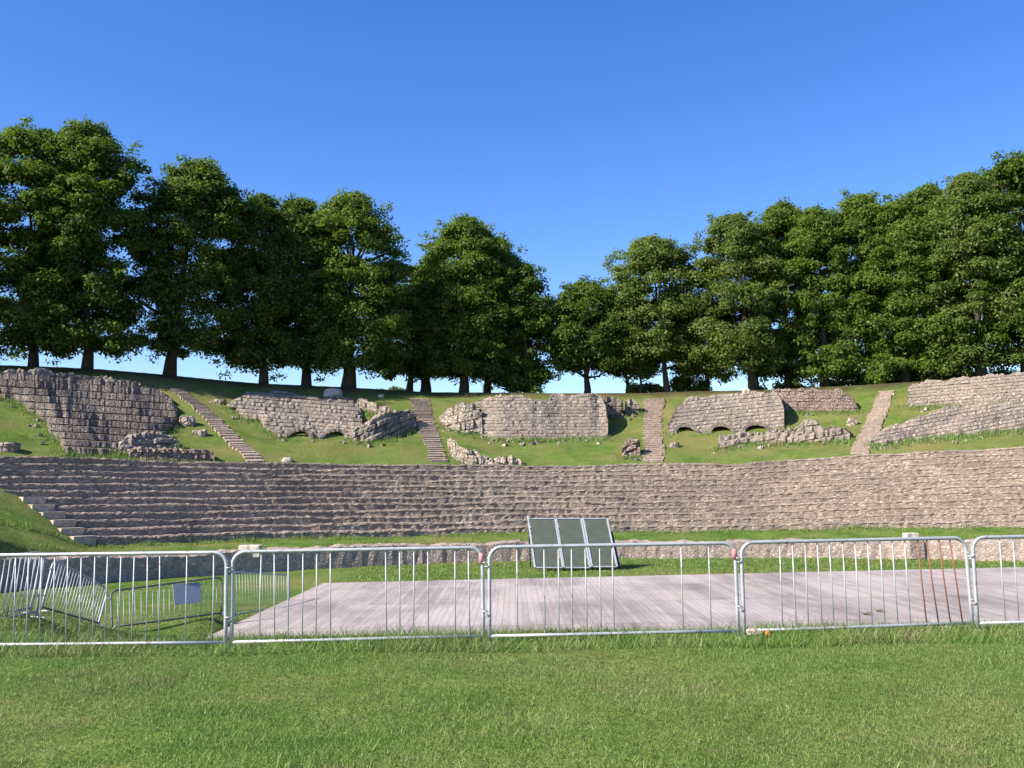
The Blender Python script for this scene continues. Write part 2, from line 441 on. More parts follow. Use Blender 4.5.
class MB:
    def __init__(s): s.v = []; s.f = []
    def add(s, v, f):
        k = len(s.v); s.v += [tuple(p) for p in v]; s.f += [[i + k for i in q] for q in f]
    def tube(s, pts, rad, seg=8, caps=True):
        pts = [Vector(p) for p in pts]; n = len(pts)
        rads = rad if isinstance(rad, (list, tuple)) else [rad] * n
        vs = []; fs = []; prev = None
        for i, p in enumerate(pts):
            a = pts[max(i - 1, 0)]; b = pts[min(i + 1, n - 1)]
            t = (b - a).normalized()
            if prev is None:
                ref = Vector((0, 0, 1)) if abs(t.z) < 0.9 else Vector((1, 0, 0))
                u = t.cross(ref).normalized()
            else:
                u = (prev - t * prev.dot(t)).normalized()
            prev = u; w = t.cross(u)
            for k in range(seg):
                an = 2 * math.pi * k / seg
                vs.append(p + (u * math.cos(an) + w * math.sin(an)) * rads[i])
        for i in range(n - 1):
            for k in range(seg):
                k2 = (k + 1) % seg
                fs.append([i * seg + k, i * seg + k2, (i + 1) * seg + k2, (i + 1) * seg + k])
        if caps:
            fs.append(list(range(seg))[::-1]); fs.append([(n - 1) * seg + k for k in range(seg)])
        s.add(vs, fs)
    def box(s, c, ax, ay, az):
        """box from centre and three half axes"""
        c = Vector(c); vs = []
        for sx in (-1, 1):
            for sy in (-1, 1):
                for sz in (-1, 1): vs.append(c + ax * sx + ay * sy + az * sz)
        s.add(vs, [[0, 1, 3, 2], [4, 6, 7, 5], [0, 4, 5, 1], [2, 3, 7, 6], [0, 2, 6, 4], [1, 5, 7, 3]])
    def build(s, name, m, parent=None, smooth=False, origin=None):
        return mesh_obj(name, s.v, s.f, m, parent, smooth, origin)

def jit(a): return random.uniform(-a, a)

# ------------------------------------------------------------------ terrain mesh
def axis(lo, hi, step, far):
    core = list(np.arange(lo, hi + 1e-6, step)); s = step
    a = core[0]; b = core[-1]; left = []; right = []
    while a > -far: s *= 1.35; a -= s; left.append(a)
    s = step
    while b < far: s *= 1.35; b += s; right.append(b)
    return np.array(left[::-1] + core + right)
xs = axis(-42, 46, 0.28, 3000); ys = axis(3, 82, 0.28, 3000)
XX, YY = np.meshgrid(xs, ys)
ZZ = terrain(XX, YY)
nx, ny = len(xs), len(ys)
V = np.stack([XX, YY, ZZ], -1).reshape(-1, 3)
idx = np.arange(nx * ny).reshape(ny, nx)
Fq = np.stack([idx[:-1, :-1], idx[:-1, 1:], idx[1:, 1:], idx[1:, :-1]], -1).reshape(-1, 4)
me = bpy.data.meshes.new('ground'); me.from_pydata(V.tolist(), [], Fq.tolist())
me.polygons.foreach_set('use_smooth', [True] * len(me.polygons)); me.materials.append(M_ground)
ground = bpy.data.objects.new('ground', me); COL.objects.link(ground)
setp(ground, kind='structure')

# ------------------------------------------------------------------ podium wall
def ring_strip(name, ths, prof, m, parent):
    """prof(th) -> list of (r, z); the same count for every th"""
    vs = []; fs = []
    k = None
    for th in ths:
        pr = prof(th); k = len(pr)
        for r, z in pr:
            x, y = polar(r, th); vs.append((x, y, z))
    n = len(ths)
    for i in range(n - 1):
        for j in range(k - 1):
            fs.append([i * k + j, i * k + j + 1, (i + 1) * k + j + 1, (i + 1) * k + j])
    fs.append(list(range(k))); fs.append([(n - 1) * k + j for j in range(k)][::-1])
    return mesh_obj(name, vs, fs, m, parent)

def zi(tab, th): return float(np.interp(th, TH, tab))

px_, py_ = polar(R_POD, 0)
pod = thing('podium_wall', 'low curved rubble wall between the flat grass and the seating tiers', 'wall', (px_, py_, -1.4))
ths = np.radians(np.arange(-74, 62, 0.45))
def pod_prof(th):
    z = zi(Z_POD, th) + jit(0.025) + 0.025 * math.sin(th * 70) + 0.03 * math.sin(th * 31)
    a = jit(0.03)
    zg = -1.9
    return [(25.98 + a, zg), (26.0 + a, (z + zg) / 2), (26.02 + jit(0.03), z - 0.05), (26.10, z + jit(0.02)), (26.45, z + 0.03 + jit(0.03)),
            (26.72, z - 0.02), (26.74, z - 0.6)]
ring_strip('masonry', ths, pod_prof, M_pod, pod)

# ------------------------------------------------------------------ lower seating: twelve curved rows
px_, py_ = polar(R_S0, 0)
seats = thing('stone_seating', 'broad curved bank of stone seating rows across the whole width behind the stage', 'seating', (px_, py_, -0.3))
ths = np.radians(np.concatenate([np.arange(-66, -50, 0.5), np.arange(-50, 40, 0.28), np.arange(40, 58, 0.5)]))
def nz(i, th, s, k):
    return math.sin(th * s + i * 2.1 + k) + 0.6 * math.sin(th * s * 2.7 + i * 1.3 + k * 2)
for i in range(N_ROW):
    def prof(th, i=i):
        zb, zt = zi(Z_BOT, th), zi(Z_TOP, th)
        h = (zt - zb) / N_ROW
        z0 = zb + h * i; z1 = z0 + h
        r0 = R_S0 + D_ROW * i + 0.04 * nz(i, th, 9, 0) + jit(0.022)
        wear = max(0.0, math.sin(th * 17 + i * 2.7) * math.sin(th * 41 + i * 1.1) - 0.45); r0 += wear * 0.22; z1 -= wear * 0.10
        z1 += 0.02 * nz(i, th, 23, 1) + jit(0.012)
        r1 = R_S0 + D_ROW * (i + 1) + 0.25
        return [(r0 + 0.0, z0 - 0.4), (r0 + 0.02 + jit(0.02), z0 + h * 0.45), (r0 + 0.025 + jit(0.02), z1 - 0.10 + jit(.015)), (r0 + 0.005 + jit(0.022), z1 - 0.06 + jit(.015)), (r0 + 0.04, z1 + jit(0.014)),
                (r0 + 0.38, z1 + 0.02 + jit(0.02)), (r1, z1 - 0.01), (r1 + 0.02, z0 - 0.4)]
    ring_strip('seat_row', ths, prof, M_seat, seats)
# pale stones where the rows run into the grass bank
for i in range(6):
    for th in np.radians(np.arange(-62, -30, 0.1)):
        r = R_S0 + D_ROW * i + 0.1
        x, y = polar(r, th)
        zb, zt = zi(Z_BOT, th), zi(Z_TOP, th)
        z1 = zb + (zt - zb) / N_ROW * (i + 1)
        if tz(x, y) < z1 - 0.12: break
    mb = MB()
    t = Vector((math.cos(th), -math.sin(th), 0)); n_ = Vector((math.sin(th), math.cos(th), 0))
    mb.box(Vector((x, y, z1 - 0.14)) - n_ * 0.06 + t * 0.1, t * 0.42, n_ * 0.26, Vector((0.03, 0, 0.19)))
    o = mb.build('end_stone', M_end, seats)
    o['label'] = 'pale block closing a seat row at the grass bank'

# ------------------------------------------------------------------ ruined masonry on the slope
FEET = []
def ruin(name, label, cat, cols, m, lean=0.9, courses=10, step=0.6, back=1.6, rough=0.06, arches=(), group=None, dpx=2.2, thick=None, ragged=1.0, groove=0.06):
    """cols: (column, top row, foot row) surveyed along the face; the masonry leans back against the slope"""
    cx = [c[0] for c in cols]; n = max(4, int((cx[-1] - cx[0]) / dpx))
    pxs = np.linspace(cx[0], cx[-1], n + 1)
    top = np.interp(pxs, cx, [c[1] for c in cols]); bot = np.interp(pxs, cx, [c[2] for c in cols])
    rows = []; arch_flag = []
    dy = float(max(bot - top)) / courses
    nb = max(1, int(7 / dpx))
    def smooth(a, k=nb):
        a = np.concatenate([np.full(k, a[0]), a, np.full(k, a[-1])]); return np.convolve(a, np.ones(2 * k + 1) / (2 * k + 1), 'valid')
    Yb = smooth(np.array([hit(px, b_).y for px, b_ in zip(pxs, bot)]), nb * (5 if thick else 2))
    Yt = Yb + lean * smooth((bot - top)) / F * Yb
    botS, topS = smooth(bot, nb * 2), smooth(top, nb * 2)
    c_ = slice(n // 6, n + 1 - n // 4)
    lin = np.polyval(np.polyfit(pxs[c_], top[c_], 1), pxs)
    lin = lin + min(0.0, float(np.min((top - lin)[c_]))); dy = float(max(bot - lin)) / courses
    ph = [random.uniform(0, 6.28) for _ in range(courses + 2)]
    for j, px in enumerate(pxs):
        near_arch = any(abs(px - a_[0]) < a_[1] * 1.5 for a_ in arches)
        rag = ragged if 0 < j < n else 0
        rg = math.sin(math.floor(px / 5.0 + 0.6 * math.sin(px)) * 91.7 + ph[0]) * 0.9
        yt = top[j] + rag * (random.uniform(-.4, .4) + rg + 0.9 * math.sin(px * 0.21 + ph[1]))
        yb = bot[j] + (0 if near_arch else rag * (random.uniform(-.5, .5) + 1.3 * math.sin(px * 0.33 + 1.5 * math.sin(px * 0.19) + ph[2])))
        yt = min(yt, yb - 1.5)
        if thick:
            gy = np.linspace(min(top[j], yt) - 1, max(bot[j], yb) + 1, 7)
            gY = [hit(px, q_).y for q_ in gy]
        def surf(y):
            if thick:
                v = min(max((yb - y) / (yb - yt), 0), 1)
                return at(px, y, float(np.interp(y, gy, gY)) - thick * (0.25 + 0.75 * math.sin(math.pi * v) ** 0.6))
            v = (botS[j] - y) / max(1.0, botS[j] - topS[j])
            Y = Yb[j] + (Yt[j] - Yb[j]) * v
            return at(px, y, Y)
        ya = yb; ina = False
        for (c, w, ah) in arches:
            q = (px - c) / w
            if abs(q) < 1: ya = min(ya, bot[j] - ah * math.sqrt(1 - q * q)); ina = True
        arch_flag.append(ina)
        b = surf(yb)
        if not near_arch: FEET.append((b.x, b.y))
        nd = Vector((b.x - CX, b.y - CY, 0)).normalized()
        p_ = surf(ya)
        col = [p_ if ina else Vector((p_.x, p_.y, min(tz(p_.x, p_.y), p_.z) - 0.45))]
        for i in range(courses):
            y0 = min(ya, max(yt, lin[j] + (courses - i) * dy)); y1 = min(ya, max(yt, lin[j] + (courses - i - 1) * dy))
            if i == 0: y0 = ya
            if i == courses - 1: y1 = yt
            p0 = surf(y0); p1 = surf(y1)
            bw_ = 3.6 + 1.4 * math.sin(ph[i] * 3)
            hb = math.sin((math.floor((px + ph[i] * 9) / bw_ + 0.8 * math.sin(px * 0.11 + ph[i] * 5) + 0.4 * math.sin(px * 0.31 + i)) * 12.9898 + i * 78.233)) * 43758.5453
            cn = rough * 1.5 * ((hb - math.floor(hb)) * 2 - 1) + rough * 0.6 * math.sin(px * 0.05 + ph[i + 1])
            riser = Vector((p0.x, p0.y, p1.z)).lerp(p0.lerp(p1, 0.5), 1 - step)
            gv = p0.lerp(p1, 0.12); gv = Vector((p0.x, p0.y, gv.z))
            if i > 0: col.append(p0 + nd * groove)
            else: col.append(p0)
            col.append(gv - nd * (jit(rough * .25) + cn))
            col.append(riser - nd * (jit(rough * .4) + cn) + Vector((0, 0, jit(rough * 0.3))))
            col.append(p1 - nd * (jit(rough * .4) + cn) + Vector((0, 0, jit(rough * 0.3))))
        tp = col[-1]
        c1 = tp + nd * back * 0.35 + Vector((0, 0, jit(rough) + 0.02)); c2 = tp + nd * back * 0.75 + Vector((0, 0, jit(rough * 1.5) - 0.03))
        c3 = tp + nd * back
        g3 = tz(c3.x, c3.y)
        c2.z = max(c2.z, tz(c2.x, c2.y) - 0.2) if c2.z > tz(c2.x, c2.y) else c2.z
        col += [c1, c2, Vector((c3.x, c3.y, max(g3 - 0.4, min(c2.z, g3) - 0.4)))]
        rows.append(col)
    # close the ends
    def endcol(col): return [Vector((p.x, p.y, min(p.z, tz(p.x, p.y) - 0.5))) for p in col]
    rows = [endcol(rows[0])] + rows + [endcol(rows[-1])]
    af = [False] + arch_flag + [False]
    k = len(rows[0]); vs = [p for c in rows for p in c]; fs = []
    for i in range(len(rows) - 1):
        for j in range(k - 1):
            fs.append([i * k + j, (i + 1) * k + j, (i + 1) * k + j + 1, i * k + j + 1])
    c0 = vs[len(vs) // 2]
    root_loc = Vector((c0.x, c0.y, tz(c0.x, c0.y)))
    if arches:
        root = thing(name, label, cat, root_loc, group)
        mesh_obj('masonry', vs, fs, m, root)
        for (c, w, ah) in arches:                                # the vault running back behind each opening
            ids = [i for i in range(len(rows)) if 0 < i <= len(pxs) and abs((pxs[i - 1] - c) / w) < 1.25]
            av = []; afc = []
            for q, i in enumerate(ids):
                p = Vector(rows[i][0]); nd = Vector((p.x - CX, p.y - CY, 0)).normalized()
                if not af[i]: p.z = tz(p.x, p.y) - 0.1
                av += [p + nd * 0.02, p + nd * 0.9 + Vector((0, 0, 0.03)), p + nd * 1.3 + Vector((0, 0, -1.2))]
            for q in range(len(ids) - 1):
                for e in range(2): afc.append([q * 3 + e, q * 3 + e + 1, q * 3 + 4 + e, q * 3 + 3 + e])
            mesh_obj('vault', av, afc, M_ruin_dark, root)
            # ring of voussoirs
            mb = MB()
            for q in range(9):
                an = math.pi * (q + 0.5) / 9
                pxx = c - math.cos(an) * w * 1.02
                b = hit(pxx, np.interp(pxx, pxs, bot))
                j = np.interp(pxx, pxs, range(len(pxs))); jj = int(round(j))
                p = Vector(b); p.z += math.sin(an) * ah / F * b.y * 1.03; p.y += lean * math.sin(an) * ah / F * b.y * 0.8
                rd = Vector((-math.cos(an), 0, math.sin(an)))
                tg = Vector((math.sin(an), 0, math.cos(an)))
                mb.box(p + rd * 0.07, rd * 0.10, tg * 0.12, Vector((0, 0.09, 0)))
            mb.build('arch_ring', m, root)
        return root
    o = mesh_obj(name, vs, fs, m, None, origin=root_loc)
    return setp(o, label, cat, group)

WG = 'ruined masonry on the grass slope'
# left: big dark bank with curved rows
ruin('ruined_seating', 'large dark ruined seating bank with curved rows on the far left slope', 'ruin',
     [(-60, 372, 392), (-20, 374, 393), (0, 375, 397), (12, 375, 400), (22, 374, 405), (34, 376, 413), (47, 377, 420), (50, 377, 433), (60, 378, 442), (67, 379, 453), (85, 380, 454),
      (110, 381, 454), (128, 383, 452), (142, 385, 446), (155, 389, 441), (165, 394, 436), (172, 400, 428), (177, 409, 419)],
     M_ruin_dark, lean=2.1, thick=0.7, courses=11, step=0.65, back=1.2, groove=0.16, rough=0.018, dpx=1.7, group=WG)
ruin('ruined_wall', 'long thin coping ledge along the top of the dark left seating bank', 'ruin',
     [(-50, 368, 377), (0, 371, 379), (38, 369, 379), (48, 371, 380), (90, 376, 383), (128, 380, 387), (140, 383, 388)], M_ruin, lean=0.2, courses=2, step=0.2, back=1.2, rough=0.05, group=WG)
ruin('ruined_wall', 'low rubble heap in front of the right half of the dark seating bank', 'ruin',
     [(120, 446, 457), (128, 436, 456), (138, 433, 453), (150, 432, 452), (165, 434, 451), (176, 437, 449), (180, 443, 448)], M_ruin, lean=0.8, courses=4, step=0.4, back=1.0, rough=0.09, group=WG)
ruin('ruined_wall', 'low reddish wall just above the lower seating, left of the leftmost stairway', 'ruin',
     [(130, 449, 461), (150, 448, 462), (180, 449, 463), (205, 450, 463), (214, 452, 463)], M_brick, lean=0.25, courses=3, step=0.2, back=0.9, rough=0.05, group=WG)
# second mass with two low arches
ruin('ruined_wall', 'broad ruined wall with two low arches at its foot, between the left stairways', 'ruin',
     [(227, 403, 406), (238, 396, 412), (247, 393, 417), (258, 391, 420), (268, 392, 430), (275, 392, 436), (293, 391, 438), (299, 396, 438), (324, 397, 438), (330, 396, 438), (345, 397, 438),
      (352, 399, 438), (359, 404, 437), (362, 415, 437)],
     M_ruin, lean=1.5, thick=0.75, courses=13, step=0.4, back=1.6, rough=0.06, arches=((299, 10.5, 7.2), (335, 11, 6.8)), group=WG)
ruin('ruined_wall', 'crumbled rubble spur with dark blocks right of the two-arched wall', 'ruin',
     [(352, 431, 441), (360, 428, 443), (366, 423, 443), (374, 418, 442), (382, 414, 440), (390, 411, 438), (398, 410, 436), (408, 411, 430), (416, 415, 427)], M_ruin, lean=0.7, courses=5, step=0.5, back=1.2, rough=0.13, group=WG)
ruin('ruined_wall', 'thin rubble line climbing the slope above the crumbled spur', 'ruin',
     [(358, 401, 408), (364, 398, 412), (372, 402, 414), (382, 408, 418), (392, 409, 417)], M_ruin, lean=0.6, courses=3, step=0.4, back=0.9, rough=0.10, group=WG)
# centre mass
ruin('ruined_wall', 'tall coursed block of ruined wall in the centre of the slope, under the central trees', 'ruin',
     [(472, 404, 430), (480, 399, 436), (490, 397, 440), (505, 395, 440), (523, 394, 440), (524, 399, 440), (551, 399, 440), (552, 394, 440), (585, 395, 439), (598, 393, 439), (603, 398, 439), (607, 410, 439), (608, 421, 438)],
     M_ruin, lean=1.3, courses=14, step=0.5, back=2.0, rough=0.035, group=WG)
ruin('ruined_wall', 'low crumbling rubble wing on the left of the central wall block', 'ruin',
     [(441, 416, 422), (446, 409, 428), (455, 407, 433), (464, 404, 433), (474, 403, 433), (482, 410, 436)], M_rubble, lean=0.8, courses=4, step=0.3, back=1.2, rough=0.12, group=WG)
ruin('ruined_wall', 'rubble running down to the lower seating beside the second stairway', 'ruin',
     [(449, 441, 447), (452, 438, 462), (460, 446, 466), (470, 450, 467), (479, 453, 467), (481, 458, 467), (500, 458, 467), (520, 458, 467), (523, 461, 467)], M_rubble, lean=0.7, courses=3, step=0.3, back=0.8, rough=0.11, group=WG)
ruin('ruined_wall', 'grey set-back wall stub right of the central wall block', 'ruin',
     [(600, 399, 420), (604, 398, 420), (618, 398, 419), (623, 400, 418)], M_ruin_dark, lean=0.35, courses=5, step=0.3, back=1.1, rough=0.08, group=WG)
ruin('ruined_wall', 'small broken stub at the top of the slope left of the central stairway', 'ruin',
     [(625, 402, 413), (630, 400, 414), (637, 401, 414), (639, 404, 413)], M_ruin, lean=0.4, courses=3, step=0.3, back=0.8, rough=0.09, group=WG)
ruin('ruined_wall', 'squat rubble pier beside the foot of the central stairway', 'ruin',
     [(622, 448, 456), (625, 443, 458), (631, 440, 458), (638, 440, 458), (640, 442, 457)], M_brick, lean=0.3, courses=4, step=0.3, back=0.9, rough=0.09, group=WG)
# right-centre mass with three arches
ruin('ruined_wall', 'long ruined wall with three low arches right of the central stairway', 'ruin',
     [(668, 424, 433), (673, 413, 434), (680, 403, 434), (690, 398, 434), (715, 395, 433), (740, 392, 433), (760, 392, 432), (776, 392, 431), (781, 400, 431), (784, 408, 430)],
     M_ruin, lean=1.4, courses=12, step=0.3, back=1.8, rough=0.035, arches=((686, 10, 7.8), (722, 11, 7.2), (757, 12, 7.6)), group=WG)
ruin('ruined_wall', 'reddish upper wall end right of the three-arched wall', 'ruin',
     [(770, 391, 414), (786, 389, 412), (815, 389, 412), (840, 390, 413), (850, 395, 413), (856, 402, 412), (858, 408, 411)], M_brick, lean=0.7, courses=8, step=0.3, back=1.6, rough=0.045, group=WG)
ruin('ruined_wall', 'low long footing wall in the grass below the three-arched wall', 'ruin',
     [(718, 440, 448), (720, 435, 450), (734, 434, 450), (737, 433, 444), (770, 432, 444), (798, 429, 444), (804, 420, 443), (816, 419, 443), (822, 428, 442), (846, 428, 441), (850, 431, 440)],
     M_ruin, lean=0.5, courses=4, step=0.5, back=1.0, rough=0.09, group=WG)
# right mass
ruin('ruined_wall', 'high pale retaining wall at the right edge with a level top', 'ruin',
     [(908, 389, 405), (911, 384, 407), (925, 381, 407), (960, 378, 406), (1000, 374, 404), (1040, 371, 402), (1090, 367, 398)], M_ruin, lean=0.55, courses=10, step=0.2, back=1.8, rough=0.03, group=WG)
ruin('ruined_seating', 'pale ruined seating bank below the high wall at the right edge', 'ruin',
     [(871, 438, 444), (885, 429, 444), (904, 421, 442), (922, 416, 440), (940, 408, 438), (962, 405, 436), (970, 401, 435), (1000, 399, 432), (1030, 396, 429), (1090, 390, 423)], M_ruin, lean=1.9, thick=0.6, courses=12, step=0.6, back=1.3, rough=0.035, group=WG)

# loose boulders
def boulder(name, label, px, py, w, h, m, seed, group=None, d=None):
    p = hit(px, py); s = p.y / F
    r = random.Random(seed)
    import bmesh
    bm = bmesh.new(); bmesh.ops.create_icosphere(bm, subdivisions=3, radius=1)
    ph = [r.uniform(0, 6) for _ in range(6)]
    for v in bm.verts:
        c = v.co
        q = 1 + 0.22 * math.sin(c.x * 2.7 + ph[0]) * math.cos(c.y * 2.3 + ph[1]) + 0.14 * math.sin(c.z * 4.1 + ph[2] + c.x * 3) + 0.07 * math.sin(c.y * 8 + ph[3]) * math.sin(c.x * 7 + ph[4])
        for a in (0, 1, 2): c[a] = max(-0.82, min(0.82, c[a] * q))
        c.x *= w * s * 0.6; c.y *= w * s * 0.5; c.z *= h * s * 0.95
        c.z = c.z + h * s * 0.12
    me = bpy.data.meshes.new(name); bm.to_mesh(me); bm.free(); me.materials.append(m)
    o = bpy.data.objects.new(name, me); COL.objects.link(o); o.location = p
    return setp(o, label, 'rock', group)
RG = 'loose stones on the slope'
boulder('boulder', 'rounded pale boulder on the crest above the two-arched wall', 333, 396, 17, 8, M_pale, 1, RG)
boulder('boulder', 'mossy pale rock beside the leftmost stairway, upper of the pair', 187, 424, 15, 9, M_rubble, 2, RG)
boulder('boulder', 'dark flat rock beside the leftmost stairway, lower of the pair', 200, 435, 14, 6, M_rubble, 3, RG)
boulder('boulder', 'tiny pale stone on the crest grass left of the second stairway', 381, 397, 6, 3, M_pale, 4, RG)
boulder('boulder', 'small rock in the grass left of the rightmost stairway', 852, 425, 9, 8, M_rubble, 5, RG)
boulder('boulder', 'small pale rock at the left foot of the three-arched wall', 674, 447, 11, 5, M_rubble, 6, RG)
boulder('boulder', 'pale stone heap on the far left crest, above the coping ledge', 40, 372, 14, 4, M_pale, 7, RG)
boulder('boulder', 'pale stone perched on the three-arched wall, left one of two', 746, 392, 9, 4, M_pale, 8, RG)
boulder('boulder', 'pale stone perched on the wall top right of the three arches', 783, 392, 8, 3, M_pale, 9, RG)
boulder('boulder', 'brown flat stone patch at the left edge above the lower seating', 4, 449, 26, 7, M_rubble, 10, RG)
boulder('boulder', 'pale stone in the grass above the lower seating, under the left arch', 287, 461, 10, 4, M_pale, 11, RG)
boulder('boulder', 'bare stone patch in the grass at the left end of the two-arched wall', 218, 403, 16, 4, M_rubble, 12, RG)

# pale blocks standing on the podium wall
def block(label, px, y0, y1, w, extra=None):
    th = None; x, y = on_circle(px, R_POD + 0.3); s = y / F
    zt_ = at(px, y0, y).z; zb_ = at(px, y1, y).z
    o = thing('stone_block', label, 'block', (x, y, zb_ - 0.2))
    mb = MB(); hw = w * s / 2
    ax = Vector((hw, jit(0.04), 0)); ay = Vector((0, 0.24, 0))
    vs = Vector((x, y, (zt_ + zb_ - 0.2) / 2))
    mb.box(vs, ax, ay, Vector((0, 0, (zt_ - zb_ + 0.2) / 2)))
    b = mb.build('block', M_pale, o)
    bev = b.modifiers.new('bevel', 'BEVEL'); bev.width = 0.03; bev.segments = 2
    if extra:
        mb = MB(); zl = at(px, extra, y).z
        mb.box(Vector((x, y - 0.28, (zb_ + zl) / 2)), Vector((hw * 1.05, 0, 0)), Vector((0, 0.3, 0)), Vector((0, 0, (zb_ - zl) / 2)))
        mb.build('pier', M_pod, o)
block('white squared stone on a pinkish pier at the podium wall, behind the rusty-barred barrier', 904, 533, 540, 13, 558)
block('white squared stone lying on the podium wall, behind the left fence joint', 251, 545, 552, 21)

# ------------------------------------------------------------------ stairways
def stairs(label, pts, n):
    """pts: (left column, right column, row) from top to foot"""
    A = [hit(a, y) for a, b, y in pts]; B = [hit(b, y) for a, b, y in pts]
    A = A[::-1]; B = B[::-1]
    mid = (A[0] + B[0]) / 2
    o = thing('stone_stairway', label, 'stairs', (mid.x, mid.y, tz(mid.x, mid.y)), 'stairways up the grass slope')
    def lerp(L, t):
        q = t * (len(L) - 1); i = min(int(q), len(L) - 2); return L[i].lerp(L[i + 1], q - i)
    for k in range(n):
        a0, b0 = lerp(A, k / n), lerp(B, k / n); a1, b1 = lerp(A, (k + 1) / n), lerp(B, (k + 1) / n)
        m0, m1 = (a0 + b0) / 2, (a1 + b1) / 2
        z = tz(m1.x, m1.y) + 0.05 + jit(0.012)
        j = jit(0.05)
        ax = (b0 - a0); ax.z = 0
        ja, jb = ax * jit(0.09), ax * jit(0.09); a0 = a0 + ja; b0 = b0 + jb; a1 = a1 + ja; b1 = b1 + jb
        zz = min(a0.z, b0.z) - 0.3
        bk = 0.08; no = 0.008; zf = tz(m0.x, m0.y) * 0.65 + tz(m1.x, m1.y) * 0.35 + 0.045; zn = zf - 0.03; zj = jit(0.015)
        v = []
        for (f_, b_, dz) in ((a0, a1, 0), (b0, b1, zj)):
            v += [(f_.x, f_.y, zz), (f_.x, f_.y, zn + dz), (f_.x, f_.y - no, zn + dz), (f_.x, f_.y - no, zf + dz), (b_.x, b_.y + bk, z + dz - 0.01), (b_.x, b_.y + bk, zz)]
        mesh_obj('step', v, [[q, (q + 1) % 6, (q + 1) % 6 + 6, q + 6] for q in range(6)] + [[5, 4, 3, 2, 1, 0], [6, 7, 8, 9, 10, 11]], M_step, o)
stairs('leftmost narrow stone stairway slanting down to the right beside the dark seating bank', [(170, 184, 389), (190, 204, 405), (212, 228, 428), (248, 266, 463)], 42)
stairs('second stairway from the left, slanting stone steps left of the central wall block', [(411, 429, 399), (417, 434, 420), (430, 448, 462)], 42)
stairs('central straight stone stairway right of the central wall block', [(644, 664, 399), (644, 661, 420), (643, 664, 462)], 42)
stairs('rightmost stairway slanting up to the right between three arches and the high wall', [(880, 895, 391), (866, 885, 420), (850, 868, 454)], 42)
mb = MB()
pA = hit(661, 400); pB = hit(668, 400)

# ------------------------------------------------------------------ stage
zs = -1.2
def on_z(px, py, z):
    d = ray(px, py); t = (z - EYE.z) / d.z; return EYE + d * t
s_fl = on_z(323, 583, zs); s_fr = on_z(1024, 567, zs)
s_nl = on_z(200, 640, zs)
dl = (s_nl - s_fl).normalized(); dr = (s_fr - s_fl).normalized()
L_len = 14.2; W_len = 25.0
c1 = s_fl; c2 = s_fl + dr * W_len; c3 = c2 + dl * L_len; c4 = s_fl + dl * L_len
for c in (c1, c2, c3, c4): c.z = zs
stage = thing('stage_platform', 'wide flat grey timber stage deck on the grass behind the front fence', 'stage', (c4.x, c4.y, zs - 0.3))
def prism(name, ring, z0, z1, m, parent):
    v = [(p.x, p.y, z0) for p in ring] + [(p.x, p.y, z1) for p in ring]; n = len(ring)
    f = [list(range(n))[::-1], list(range(n, 2 * n))] + [[i, (i + 1) % n, (i + 1) % n + n, i + n] for i in range(n)]
    return mesh_obj(name, v, f, m, parent)
prism('deck', [c4, c3, c2, c1], zs - 0.05, zs, M_boards, stage)
def inset(c, k=0.06):
    mid = (c1 + c2 + c3 + c4) / 4; return c + (mid - c).normalized() * k * 2
r_ = [inset(c) for c in (c4, c3, c2, c1)]
for i in range(4):
    a, b = r_[i], r_[(i + 1) % 4]; t = (b - a).normalized(); nrm = Vector((-t.y, t.x, 0)) * 0.08
    if i % 2: a = a + t * 0.09; b = b - t * 0.09
    prism('edge_beam', [a, b, b + nrm, a + nrm], zs - 0.35, zs - 0.053, M_beam, stage)
for i, (px, py) in enumerate(((866, 614), (879, 611))):
    p = on_z(px, py, zs + 0.012)
    v = []; k = 9
    for q in range(k):
        an = 2 * math.pi * q / k
        rr = 0.10 * (1 + 0.35 * math.cos(5 * an))
        v.append((p.x + rr * math.cos(an), p.y + rr * 1.4 * math.sin(an), p.z + 0.05 * abs(math.cos(an)) ** 2))
    v.append((p.x, p.y, p.z + 0.004))
    o = mesh_obj('dead_leaf', v, [[q, (q + 1) % k, k] for q in range(k)], M_deadleaf, None, origin=p)
    so = o.modifiers.new('solid', 'SOLIDIFY'); so.thickness = 0.004
    setp(o, ['dry brown leaf on the stage deck, left of the pair', 'dry brown leaf on the stage deck, right of the pair'][i], 'leaf', 'dry leaves on the stage')

